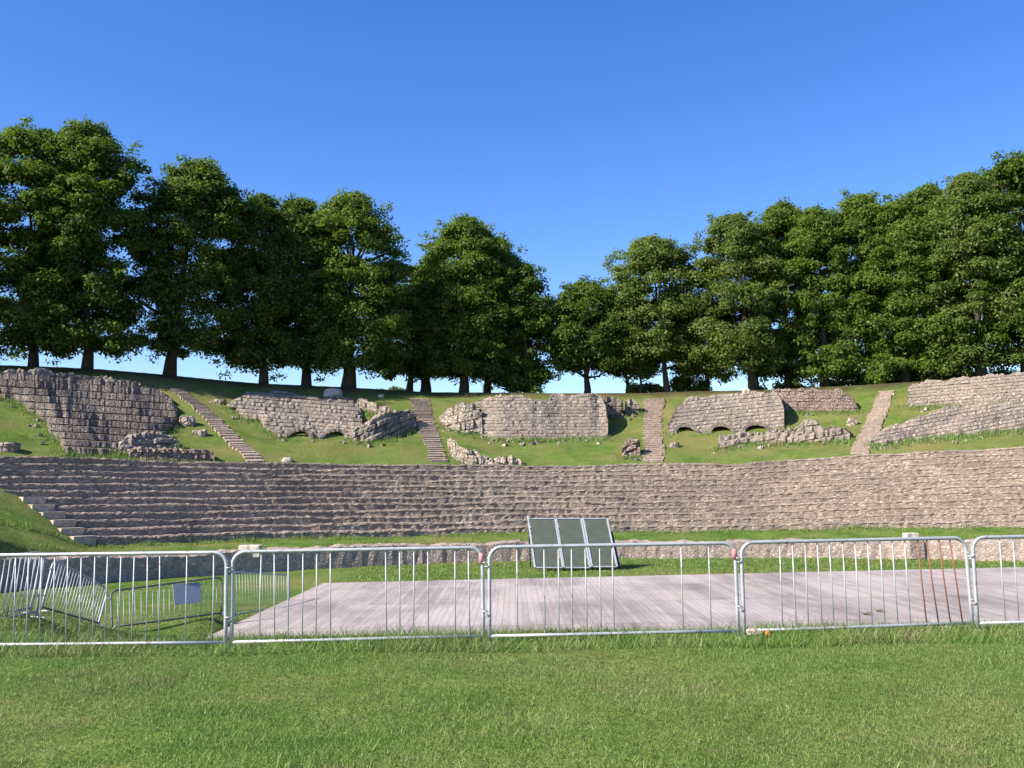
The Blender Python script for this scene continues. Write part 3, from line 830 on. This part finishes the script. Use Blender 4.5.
# ------------------------------------------------------------------ three leaning framed panels
PG = 'framed panels leaning behind the stage'
tops = [(528, 555, 519), (556, 581, 519), (583, 607, 519)]
bots = [(535, 563, 568), (564, 590, 568), (592, 617, 567)]
plab = ['left one of three framed metal panels leaning behind the stage', 'middle one of three framed metal panels leaning behind the stage',
        'right one of three framed metal panels leaning behind the stage, greenest sheet']
for i in range(3):
    (ta, tb, ty), (ba, bb, by) = tops[i], bots[i]
    Yb = 36.5
    BL, BR = at(ba, by, Yb), at(bb, by, Yb)
    zg = tz(BL.x, BL.y)
    TL, TR = at(ta, ty, Yb + 1.35), at(tb, ty, Yb + 1.35)
    o = thing('framed_panel', plab[i], 'panel', (BL + BR) / 2, PG)
    ux = (BR - BL).normalized(); uy = (TL - BL).normalized(); un = ux.cross(uy).normalized()
    me_ = MB(); w = (BR - BL).length; L = (TL - BL).length
    # sheet, in its own object frame so that the texture follows it
    cen = (BL + BR + TL + TR) / 4
    me_.add([Vector((-w / 2 + .04, -L / 2 + .03, -.012)), Vector((w / 2 - .04, -L / 2 + .03, -.012)), Vector((w / 2 - .04, L / 2 - .03, -.012)), Vector((-w / 2 + .04, L / 2 - .03, -.012)),
             Vector((-w / 2 + .04, -L / 2 + .03, .012)), Vector((w / 2 - .04, -L / 2 + .03, .012)), Vector((w / 2 - .04, L / 2 - .03, .012)), Vector((-w / 2 + .04, L / 2 - .03, .012))],
            [[3, 2, 1, 0], [4, 5, 6, 7], [0, 1, 5, 4], [1, 2, 6, 5], [2, 3, 7, 6], [3, 0, 4, 7]])
    sh = me_.build('sheet', M_sheet)
    sh.parent = o
    sh.matrix_local = Matrix(((ux.x, uy.x, un.x, cen.x - o.location.x), (ux.y, uy.y, un.y, cen.y - o.location.y), (ux.z, uy.z, un.z, cen.z - o.location.z), (0, 0, 0, 1)))
    for a, b in ((BL, TL), (BR, TR)):
        mb = MB(); q = (b - a)
        ext = 0.12 if (i == 0 and a is BL) else 0.0
        mb.box((a + b) / 2 + q.normalized() * ext / 2, ux * 0.028, q / 2 * (1 + ext / q.length), un * 0.05); mb.build('side_rail', M_alu, o)
    for a, b in ((BL, BR), (TL, TR)):
        mb = MB(); mb.box((a + b) / 2, (b - a) / 2 - ux * 0.042, uy * 0.022, un * 0.035); mb.build('cross_rail', M_galv_dull, o)
    for a, b, s in ((BL, TL, 1), (BR, TR, -1)):
        p = b.lerp(a, 0.12) - un * 0.05; foot = Vector((p.x + 0.05, p.y + 0.75, zg - 0.02))
        mb = MB(); mb.tube([p, foot], 0.03, 6); mb.build('prop_leg', M_dark_metal, o)
    if i == 2:
        mb = MB(); a = BR.lerp(TR, 0.02) + ux * 0.10 - un * 0.10; b = BR.lerp(TR, 0.75) + ux * 0.07 - un * 0.10
        mb.box((a + b) / 2, ux * 0.045, (b - a) / 2, un * 0.06); mb.build('side_flange', M_dark_metal, o)

# ------------------------------------------------------------------ crowd barriers
def barrier(label, BL, BR, upL, upR, nbar, missing=(), mat=M_galv, rusty=(), group=None, plate=False, rb=0.0068, rf=0.02, feet=True, tape=False, rail=None):
    BL, BR = Vector(BL), Vector(BR); TL, TR = BL + Vector(upL), BR + Vector(upR)
    W = (BR - BL).length; H = Vector(upL).length
    def mp(u, v):
        u_, v_ = u / W, v / H
        return BL.lerp(BR, u_).lerp(TL.lerp(TR, u_), v_)
    root = thing('crowd_barrier', label, 'barrier', (BL + BR) / 2, group)
    rc = 0.13; path = [mp(0, 0.0), mp(0, 0.3), mp(0, 0.6)]
    for k in range(7):
        an = math.pi - k / 6 * math.pi / 2
        path.append(mp(rc + rc * math.cos(an), H - rc + rc * math.sin(an)))
    for k in range(1, 6): path.append(mp(rc + (W - 2 * rc) * k / 6, H))
    for k in range(7):
        an = math.pi / 2 - k / 6 * math.pi / 2
        path.append(mp(W - rc + rc * math.cos(an), H - rc + rc * math.sin(an)))
    path += [mp(W, 0.6), mp(W, 0.3), mp(W, 0.0)]
    mb = MB(); mb.tube(path, rf, 10); mb.build('frame', rail if plate else mat, root, True)
    mb = MB(); mb.tube([mp(0.0, 0.07), mp(W * .33, 0.068), mp(W * .66, 0.071), mp(W, 0.07)], rf * 0.9, 8); mb.build('bottom_rail', rail or mat, root, True)
    for k in range(nbar):
        if k in missing: continue
        u = W * (k + 1) / (nbar + 1)
        mb = MB()
        a, b = mp(u + jit(0.006), 0.075), mp(u + jit(0.006), H - 0.012)
        mb.tube([a, a.lerp(b, 0.5) + Vector((jit(0.004), jit(0.004), 0)), b], rb, 6)
        mb.build('bar', mat, root, True)
    for (u0, u1) in rusty:
        mb = MB(); mb.tube([mp(u0, H - 0.012), mp((u0 + u1) / 2 + jit(0.005), H * 0.5), mp(u1, 0.075)], rb * 1.15, 6)
        o = mb.build('bar', M_rust, root, True); o['label'] = 'bent rusty bar'
    nrm = (BR - BL).cross(TL - BL).normalized()
    if feet:
        for u in (0.0, W):
            mb = MB(); p = mp(u, 0.0)
            mb.tube([p + nrm * 0.16 - Vector((0, 0, .03)), p + nrm * 0.12 - Vector((0, 0, .005)), p + Vector((0, 0, .0)), p - nrm * 0.12 - Vector((0, 0, .005)), p - nrm * 0.16 - Vector((0, 0, .03))], 0.014, 8)
            mb.build('foot', mat, root, True)
    for u, s in ((0, -1), (W, 1)):                       # coupling hooks and eyes
        ud = (BR - BL).normalized() * s
        for v in ((0.84, 0.33) if s > 0 else (0.80, 0.29)):
            p = mp(u, v * H); mb = MB()
            mb.tube([p + nrm * 0.02, p + ud * 0.035 + nrm * 0.02, p + ud * 0.06, p + ud * 0.035 - nrm * 0.02, p - nrm * 0.02], 0.007, 6)
            mb.build('hook', mat, root, True)
    if plate:
        mb = MB(); p = mp(W * 0.66, H * 0.66)
        ud = (BR - BL).normalized(); vd = (TL - BL).normalized()
        mb.box(p + nrm * 0.032, ud * 0.34, vd * 0.27, nrm * 0.006); mb.build('plate', M_plate, root)
    if tape:
        mb = MB(); p = mp(W - 0.01, H - 0.11); mb.tube([p - Vector((0, 0, .06)), p + Vector((0, 0, .05))], 0.028, 8)
        o = mb.build('tape_wrap', M_tape, root, True)
    return root

def g0(px, d, ground=True):
    x = (px - 512) / F * d * 0.995; return Vector((x * 1.026, d * 1.026, 0.0))
FG = 'front fence of crowd barriers'
U = Vector((0, 0, 0.985))
barrier('left front crowd barrier, running off the left edge of the photo', g0(-22, 10.32), g0(226, 10.2), U, U, 18, {1, 14, 16}, group=FG)
barrier('front crowd barrier second from left, standing before the left half of the stage', g0(232, 10.22), g0(480, 10.36), U, U, 17, {0, 7, 8, 9, 14}, group=FG, tape=True)
barrier('front crowd barrier before the three leaning panels', g0(486, 10.36), g0(731, 10.45), U + Vector((.01, 0, 0)), U, 17, {0, 2, 9, 10, 11, 12, 14, 16}, group=FG, tape=True)
W4 = (g0(962, 10.74) - g0(737, 10.45)).length
def uu(px): return (px - 737) / (962 - 737) * W4
barrier('front crowd barrier with four bent rusty bars at its right end', g0(737, 10.45), g0(962, 10.74), U, U - Vector((0.025, 0, 0)), 17, {0, 1, 13, 14, 15, 16},
        rusty=((uu(913), uu(916)), (uu(922.5), uu(928)), (uu(935), uu(940)), (uu(946), uu(952))), group=FG)
barrier('right front crowd barrier, running off the right edge of the photo', g0(967, 10.72), g0(1206, 10.95), U, U, 17, {0}, group=FG)

BG = 'stray crowd barriers stacked by the stage'
def gb(px, py): 
    p = hit(px, py); return p
barrier('upright stray barrier at the left edge behind the front fence, seen at a slant', at(*BASES['b']), at(*BASES['a']), Vector((0.03, 0.1, .87)), Vector((0.03, 0.15, .87)), 17, mat=M_galv_dull, group=BG)
barrier('second stray barrier at the left edge, close behind the upright one', at(-70, 632, 12.9), at(30, 613, 14.5), Vector((0.06, 0.12, .85)), Vector((0.08, 0.15, .85)), 17, mat=M_galv_dull, group=BG)
BL = at(*BASES['c']); BR = at(*BASES['d'])
barrier('tilted and twisted stray barrier with slanting bars behind the left front barrier', BL, BR, at(54, 559, BL.y + 0.35) - BL, at(108, 589, BR.y + 0.65) - BR, 19, mat=M_galv_dull, group=BG, rb=0.009, rail=M_rail)
BL = at(*BASES['e']); BR = at(*BASES['f'])
barrier('stray barrier leaning back with a grey-blue plate, left of the stage', BL, BR, at(111, 591, BL.y + 0.62) - BL, at(222, 577, BR.y + 0.55) - BR, 19, mat=M_galv_dull, group=BG, plate=True, rail=M_rail)
BL = at(235, 619, 24.0); BR = at(289, 600, 26.3); BL.z = tz(BL.x, BL.y); BR.z = tz(BR.x, BR.y)
barrier('low stray barrier along the left edge of the stage, farthest of the stray ones', BL, BR, at(233, 572, BL.y + .1) - BL, at(289, 575, BR.y + .1) - BR, 19, mat=M_galv_dull, group=BG)

# litter at the fence
p = g0(751, 10.35); p.z = 0.06
lit = thing('litter', 'crumpled pale and orange litter at the foot of the right fence joint', 'litter', p)
import bmesh
def crumple(name, c, r, m, seed, parent):
    rr = random.Random(seed); bm = bmesh.new(); bmesh.ops.create_icosphere(bm, subdivisions=2, radius=1)
    for v in bm.verts: v.co = Vector((v.co.x * r[0], v.co.y * r[1], v.co.z * r[2])) * rr.uniform(0.6, 1.25)
    me = bpy.data.meshes.new(name); bm.to_mesh(me); bm.free(); me.materials.append(m)
    o = bpy.data.objects.new(name, me); COL.objects.link(o); o.parent = parent; o.location = Vector(c) - parent.location
crumple('paper', p + Vector((-0.05, 0.05, 0.0)), (0.08, 0.04, 0.04), M_paper, 1, lit)
crumple('wrapper', p + Vector((0.09, -0.02, -0.01)), (0.032, 0.028, 0.035), M_orange, 2, lit)

# ------------------------------------------------------------------ trees
def leaves(centers, radii, per, size, squash=0.7, up=0.35):
    """leaf faces spread over clumps; returns (n*4, 3) corner coordinates"""
    C = np.repeat(centers, per, axis=0); Rr = np.repeat(radii, per)
    n = len(C)
    d = rng.normal(size=(n, 3)); d /= np.linalg.norm(d, axis=1, keepdims=True)
    d[:, 2] = np.where((d[:, 2] < -0.2) & (rng.random(n) < 0.6), -d[:, 2], d[:, 2])
    rad = Rr * (0.25 + 1.05 * rng.random(n) ** 0.8)
    pos = C + d * rad[:, None] * np.array([1, 1, squash])
    nr = d * 0.7 + np.array([0, 0, up]) + rng.normal(size=(n, 3)) * 0.45
    nr /= np.linalg.norm(nr, axis=1, keepdims=True)
    a = np.cross(nr, rng.normal(size=(n, 3))); a /= np.linalg.norm(a, axis=1, keepdims=True)
    b = np.cross(nr, a)
    s = size * (0.6 + 0.8 * rng.random(n))[:, None]
    q = np.stack([pos - a * s, pos - b * s * 0.62 + nr * s * 0.12, pos + a * s * 1.05 - nr * s * 0.15, pos + b * s * 0.62 + nr * s * 0.12], 1)
    return q.reshape(-1, 3)

def tree(label, px, hw, ytop, ybot, r=56.5, leaf=0, seed=0, trunk=0.3, pxc=None, dens=1.0, shape=0.42, trunks=None, size=0.102, group='trees along the crest'):
    x, y = on_circle(px, r); s = y / F
    zg = tz(x, y)
    root = thing('broadleaf_tree', label, 'tree', (x, y, zg), group)
    rnd = random.Random(seed)
    ztop = at(px, ytop, y).z; zbot = at(px, ybot, y).z
    xc = ((pxc if pxc else px) - 512) / F * y
    W = hw * s; Hc = ztop - zbot
    # trunk and limbs
    mb = MB()
    zl = zbot + Hc * 0.72
    pts = []
    for k in range(9):
        t = k / 8; pts.append((x + (xc - x) * t * 0.8 + rnd.uniform(-.08, .08) * (k > 0), y + rnd.uniform(-.08, .08) * (k > 0), zg - 0.3 + (zl - zg + 0.3) * t))
    mb.tube(pts, [trunk * (1.45 if k == 0 else 1.08 if k == 1 else (1 - 0.1 * k)) for k in range(9)], 9)
    mb.build('trunk', M_bark, root, True)
    for q in range(9):
        t = rnd.uniform(0.25, 0.95); i = t * 8; p0 = Vector(pts[int(i)])
        an = rnd.uniform(0, 6.28); ln = W * rnd.uniform(0.5, 0.85)
        e = p0 + Vector((math.cos(an) * ln, math.sin(an) * ln * 0.8, rnd.uniform(0.25, 0.55) * ln))
        m_ = p0.lerp(e, 0.5) + Vector((0, 0, -0.08 * ln))
        mb = MB(); mb.tube([p0, m_, e], [trunk * 0.42, trunk * 0.28, trunk * 0.1], 6); mb.build('limb', M_bark, root, True)
    # crown
    vol = W * W * Hc
    nc = int(np.clip(46 + vol * 0.72 * dens, 52, 210))
    cs = []; rs = []
    lob = [(rnd.uniform(0, 6.28), rnd.uniform(0.1, 0.95), rnd.uniform(0.55, 1.0)) for _ in range(9)]
    def env(t, an):
        if t < shape: e = 0.82 + 0.18 * math.sin(t / shape * math.pi / 2)
        else: e = max(0.0, 1 - ((t - shape) / (1 - shape)) ** 2.8) ** 0.5
        for (la, lt, lk) in lob:
            dd = abs((an - la + math.pi) % (2 * math.pi) - math.pi)
            e += 0.17 * (lk - 0.6) * math.exp(-(dd / 0.7) ** 2 - ((t - lt) / 0.14) ** 2) * 2
        return e
    while len(cs) < nc:
        t = rnd.uniform(0.02, 1.0); an = rnd.uniform(0, 2 * math.pi)
        f = rnd.uniform(0.15, 1.0) ** 0.45
        rc = rnd.uniform(0.45, 1.0) * min(1.15, 0.27 * W + 0.22)
        e = max(0, env(t, an) * W - rc * 0.75) * f
        zz = zbot + rc * 0.35 + (Hc - rc * 0.95) * t
        cs.append((xc + e * math.cos(an), y + e * math.sin(an) * 0.9, zz)); rs.append(rc)
    per = int(460 * dens)
    Q = leaves(np.array(cs), np.array(rs), per, size, 0.62, 0.5)
    # hanging fringe and stray twigs round the outline
    nf_ = 80
    fc = []
    for _ in range(nf_):
        t = rnd.uniform(0.0, 1.0); an = rnd.uniform(0, 6.28); e = env(t, an) * W * rnd.uniform(0.92, 1.1)
        fc.append((xc + e * math.cos(an), y + e * math.sin(an) * 0.9, zbot + Hc * t + rnd.uniform(-.3, .2)))
    Q = np.concatenate([Q, leaves(np.array(fc), np.full(nf_, 0.42), 44, size * 0.95, 0.8)])
    quads_mesh('crown', Q, 4, M_leaf[leaf], root)
    return root

TREES = [
 # label, column, half width, top row, foot of crown, ring, leaf, trunk, crown column
 ('huge dark tree at the left edge, its crown cut off by the frame', 30, 84, 126, 359, 56, 0, 0.26, 18),
 ('broad domed dark tree right of the left-edge tree, above the dark seating bank', 84, 76, 126, 361, 54.6, 0, 0.28, 80),
 ('tall dark tree with a thick trunk at the top of the leftmost stairway', 167, 58, 162, 360, 54.6, 0, 0.34, 190),
 ('slim dark tree standing left of the pair above the two-arched wall', 262, 46, 195, 372, 55, 0, 0.27, 258),
 ('dark tree with a rounded low skirt above the left arch', 305, 52, 198, 374, 56, 0, 0.3, 302),
 ('lighter round-headed tree above the right arch, bulging to the right', 347, 56, 194, 376, 54.8, 1, 0.42, 354),
 ('low dark tree filling the gap left of the second stairway', 410, 33, 285, 380, 58, 0, 0.26, 408),
 ('narrow tree with a thick trunk right above the second stairway', 424, 30, 262, 378, 59, 0, 0.38, 428),
 ('tall domed tree standing highest in the centre of the row', 463, 52, 219, 382, 57, 1, 0.32, 466),
 ('mid-green tree right behind the central dome, with slim trunk', 486, 44, 238, 381, 59, 1, 0.26, 498),
 ('dark tree with foliage down to the ground behind the central wall block', 530, 37, 264, 394, 57, 0, 0.36, 521),
 ('dark round tree right of the centre with a bare straight trunk', 587, 47, 282, 374, 57.5, 0, 0.24, 588),
 ('small thin tree just left of the slender young tree above the central stairway', 628, 24, 305, 377, 60, 0, 0.17, 626),
 ('slender young tree above the central stairway', 641, 14, 338, 377, 58, 1, 0.12, 641),
 ('tall feathery light-green tree right of the central stairway', 668, 52, 238, 368, 57.5, 2, 0.22, 655),
 ('lower shaded tree between the feathery light-green tree and the right-hand wood', 709, 36, 300, 378, 59, 1, 0.22, 704),
 ('light tree at the left end of the right-hand wood, above the three arches', 755, 52, 212, 380, 56.5, 2, 0.34, 742),
 ('mid-green tree behind the pale stone on the three-arched wall', 790, 46, 204, 384, 58.5, 1, 0.3, 792),
 ('tall tree above the reddish wall end, with a feathered top', 827, 42, 206, 384, 57, 1, 0.3, 826),
 ('tall round-topped tree standing above the rightmost stairway', 872, 44, 193, 384, 58, 1, 0.32, 868),
 ('dense tree left of the high retaining wall on the right', 906, 46, 200, 386, 57, 1, 0.32, 908),
 ('broad rounded tree above the left end of the high right wall', 940, 50, 186, 380, 58, 1, 0.34, 940),
 ('pale leafy tree second from the right edge, behind the high wall', 985, 48, 174, 376, 57, 2, 0.32, 982),
 ('highest dark tree at the right edge, cut off by the frame', 1030, 62, 156, 372, 58, 0, 0.36, 1034),
]
for i, (lb, px, hw, yt, yb, r, lf, tr, pc) in enumerate(TREES):
    tree(lb, px, hw, yt, yb, r, lf, 100 + i, tr, pc)
# trees out of frame on both sides
for i, (px, hw, yt, yb) in enumerate(((-95, 75, 120, 345), (1130, 70, 150, 366))):
    tree(['further crest tree beyond the left edge of the photo', 'further crest tree beyond the right edge of the photo'][i], px, hw, yt, yb, 57, 0, 300 + i, 0.34, px, dens=0.6)

# shrubs on the crest
def shrub(label, name, px, py, hw, h, r, leaf, n=10):
    x, y = on_circle(px, r); s = y / F; zg = tz(x, y)
    o = thing(name, label, 'shrub', (x, y, zg), 'low bushes on the crest')
    rnd = random.Random(int(px)); W = hw * s; H = h * s
    cs = [(x + rnd.uniform(-1, 1) * W, y + rnd.uniform(-.5, .5), zg + rnd.uniform(0.2, 0.85) * H) for _ in range(n)]
    quads_mesh('foliage', leaves(np.array(cs), np.full(n, max(0.3, H * 0.42)), 300, 0.09), 4, M_leaf[leaf], o)
    mb = MB()
    for k in range(5):
        c = Vector(cs[k]); mb.tube([(x + (c.x - x) * 0.5, y, zg - 0.1), c], [0.03, 0.01], 5)
    mb.build('stem', M_bark, o)
shrub('pale green bush on the crest directly above the central stairway', 'bush', 648, 390, 15, 14, 59, 2, 14)
shrub('round green bush on the crest above the left end of the three-arched wall', 'bush', 690, 390, 17, 20, 59, 1, 16)
shrub('clipped green hedge on the crest above the crumbled spur', 'hedge', 393, 388, 17, 12, 62, 2, 16)
shrub('low dark bush under the tree left of the high right wall', 'bush', 915, 384, 24, 10, 60, 0, 12)
shrub('dark undergrowth bush beneath the mid trees of the right-hand wood', 'bush', 800, 388, 40, 16, 63, 0, 24)
shrub('dark undergrowth bush above the rightmost stairway', 'bush', 868, 386, 34, 18, 63, 0, 24)
shrub('dark undergrowth bush behind the high right wall', 'bush', 975, 382, 46, 20, 63, 0, 26)
# low wall and earth heap beyond the crest
x0, y0 = on_circle(343, 61); x1, y1 = on_circle(409, 61)
za, zb_ = at(343, 389, y0).z, at(409, 390.5, y1).z
mb = MB(); vs = []; 
n = 30
for k in range(n + 1):
    t = k / n; x = x0 + (x1 - x0) * t; y = y0 + (y1 - y0) * t; z = za + (zb_ - za) * t + jit(0.02)
    g_ = tz(x, y) - 0.2
    vs += [(x, y - 0.2 + jit(.02), g_), (x, y - 0.18 + jit(.02), z), (x, y + 0.2, z + 0.01), (x, y + 0.22, g_)]
fs = [[i * 4 + j, (i + 1) * 4 + j, (i + 1) * 4 + j + 1, i * 4 + j + 1] for i in range(n) for j in range(3)]
fs += [[0, 1, 2, 3], [n * 4 + 3, n * 4 + 2, n * 4 + 1, n * 4]]
o = mesh_obj('low_wall', vs, fs, M_pale, None, origin=(x0, y0, za - 0.4))
setp(o, 'low pinkish wall under the trees on the crest, below the clipped hedge', 'wall')
x, y = on_circle(331, 60)
mb = MB(); vs = []; fs = []
nr, na = 6, 18
for i in range(nr + 1):
    for k in range(na):
        an = 2 * math.pi * k / na; q = i / nr
        vs.append((x + math.cos(an) * 1.0 * q * (1 + jit(.08)), y + math.sin(an) * 0.8 * q, tz(x, y) - 0.05 + 0.62 * math.cos(q * math.pi / 2) ** 1.2 + jit(0.03)))
for i in range(nr):
    for k in range(na): fs.append([i * na + k, i * na + (k + 1) % na, (i + 1) * na + (k + 1) % na, (i + 1) * na + k])
o = mesh_obj('earth_heap', vs, fs, M_earth, None, origin=(x, y, tz(x, y)))
setp(o, 'brown earth heap on the crest behind the rounded pale boulder', 'heap')

# ------------------------------------------------------------------ grass blades
def blades(n, xr, yr, h, hv, w, keep=None):
    x = rng.uniform(xr[0], xr[1], n)
    y = yr[0] + (yr[1] - yr[0]) * rng.random(n) ** 1.15
    if keep is not None:
        k = keep(x, y); x, y = x[k], y[k]; n = len(x)
    z = terrain(x, y)
    hh = h * (1 + hv * rng.normal(size=n)).clip(0.35, 2.4) * (1 + 0.25 * wob(x, y, 1.4, 2))
    an = rng.uniform(0, 2 * np.pi, n); ln = hh * rng.uniform(0.2, 1.3, n); la = rng.uniform(0, 2 * np.pi, n)
    ww = w * rng.uniform(0.6, 1.4, n)
    c, s = np.cos(an) * ww, np.sin(an) * ww
    p0 = np.stack([x - c, y - s, z - 0.01], -1); p1 = np.stack([x + c, y + s, z - 0.01], -1)
    p2 = np.stack([x + ln * np.cos(la), y + ln * np.sin(la), z + hh * 0.9], -1)
    return np.stack([p0, p1, p2], 1).reshape(-1, 3)
A = [blades(400000, (-7.2, 7.2), (5.0, 11.6), 0.021, 0.4, 0.0030),
     blades(60000, (-14, 14), (3.0, 12.5), 0.033, 0.35, 0.005),
     blades(26000, (-6.5, 8.5), (10.05, 11.3), 0.10, 0.4, 0.0045),
     blades(60000, (-16, -5.6), (12.0, 26), 0.035, 0.4, 0.008),
     blades(36000, (-6, 20), (31, 42), 0.07, 0.4, 0.012, lambda x, y: np.hypot(x - CX, y - CY) < 25.9)]
FT = np.array(FEET)
import bmesh as _bm
mb = MB()
for q in range(320):
    fx, fy = FT[rng.integers(0, len(FT))]
    x = fx + rng.normal() * 0.35; y = fy - 0.15 - abs(rng.normal()) * 0.45; z = tz(x, y)
    r = 0.04 + 0.08 * rng.random() ** 2
    a_ = rng.uniform(0, 6.28); ax = Vector((math.cos(a_), math.sin(a_), 0.2 * rng.normal())) * r * rng.uniform(.8, 1.6); ay = Vector((-math.sin(a_), math.cos(a_), 0)) * r
    k0 = len(mb.v); mb.box(Vector((x, y, z + r * 0.3)), ax, ay, Vector((rng.normal() * .02, rng.normal() * .02, r * rng.uniform(.5, .9))))
    for u in range(k0, len(mb.v)): mb.v[u] = tuple(c + rng.normal() * r * 0.16 for c in mb.v[u])
rub = mb.build('fallen_rubble', M_rubble)
setp(rub, 'small fallen stones scattered in the grass at the feet of the ruins', 'rubble', kind='stuff')
k = rng.integers(0, len(FT), 34000)
x = FT[k, 0] + rng.normal(size=34000) * 0.35; y = FT[k, 1] - 0.1 + rng.normal(size=34000) * 0.3
z = terrain(x, y); hh = 0.17 * rng.uniform(0.3, 1.7, 34000); an = rng.uniform(0, 6.28, 34000)
ww = 0.018; c, sn = np.cos(an) * ww, np.sin(an) * ww
A.append(np.stack([np.stack([x - c, y - sn, z - .02], -1), np.stack([x + c, y + sn, z - .02], -1), np.stack([x + rng.normal(size=34000) * .06, y + rng.normal(size=34000) * .06, z + hh], -1)], 1).reshape(-1, 3))
# weeds along the top of the podium wall and in front of the first seat row
th = rng.uniform(-0.95, 0.85, 26000); rr = np.where(rng.random(26000) < 0.5, rng.uniform(26.15, 27.2, 26000), rng.uniform(28.7, 29.5, 26000))
x = CX + rr * np.sin(th); y = CY + rr * np.cos(th); z = terrain(x, y)
hh = 0.13 * rng.uniform(0.3, 1.5, 26000) * (0.6 + 0.5 * np.clip(wob(x, y, 1.1), -1, 1.4)); an = rng.uniform(0, 6.28, 26000)
c, sn = np.cos(an) * 0.014, np.sin(an) * 0.014
A.append(np.stack([np.stack([x - c, y - sn, z - .03], -1), np.stack([x + c, y + sn, z - .03], -1), np.stack([x + rng.normal(size=26000) * .05, y + rng.normal(size=26000) * .05, z + hh], -1)], 1).reshape(-1, 3))
lawn = quads_mesh('lawn_grass', np.concatenate(A), 3, M_blade, None)
setp(lawn, 'mown green lawn grass in the foreground and round the stage', 'grass', kind='stuff')
# taller tufts at the foot of the fence posts
TG = 'grass tufts at the fence foot'

# ------------------------------------------------------------------ light and sky
SUN_EL = math.radians(38); saz = Vector((-0.90, -0.43)).normalized()
sd = Vector((saz.x * math.cos(SUN_EL), saz.y * math.cos(SUN_EL), math.sin(SUN_EL)))
ld = bpy.data.lights.new('sun', 'SUN'); ld.energy = 5.0; ld.angle = math.radians(0.5); ld.color = (1.0, 0.91, 0.79)
sun = bpy.data.objects.new('sun', ld); COL.objects.link(sun)
sun.rotation_euler = sd.to_track_quat('Z', 'Y').to_euler(); sun.location = (-30, -15, 40)
w = bpy.data.worlds.new('World'); scene.world = w; w.use_nodes = True
nt = w.node_tree; nt.nodes.clear()
out = nt.nodes.new('ShaderNodeOutputWorld'); bg = nt.nodes.new('ShaderNodeBackground'); sky = nt.nodes.new('ShaderNodeTexSky')
sky.sky_type = 'NISHITA'; sky.sun_disc = False; sky.sun_elevation = SUN_EL
sky.sun_rotation = math.atan2(saz.x, saz.y)
sky.air_density = 1.0; sky.dust_density = 0.5; sky.ozone_density = 3.0
bg.inputs['Strength'].default_value = 0.12
hs = nt.nodes.new('ShaderNodeHueSaturation'); hs.inputs['Saturation'].default_value = 1.32; hs.inputs['Hue'].default_value = 0.517; hs.inputs['Value'].default_value = 1.0
nt.links.new(sky.outputs[0], hs.inputs['Color']); nt.links.new(hs.outputs[0], bg.inputs['Color']); nt.links.new(bg.outputs[0], out.inputs['Surface'])

vs_ = scene.view_settings
vs_.view_transform = 'Standard'; vs_.look = 'None'; vs_.exposure = 0.95; vs_.gamma = 1.0; vs_.use_curve_mapping = False
scene.cycles.max_bounces = 6; scene.cycles.diffuse_bounces = 3; scene.cycles.transmission_bounces = 3
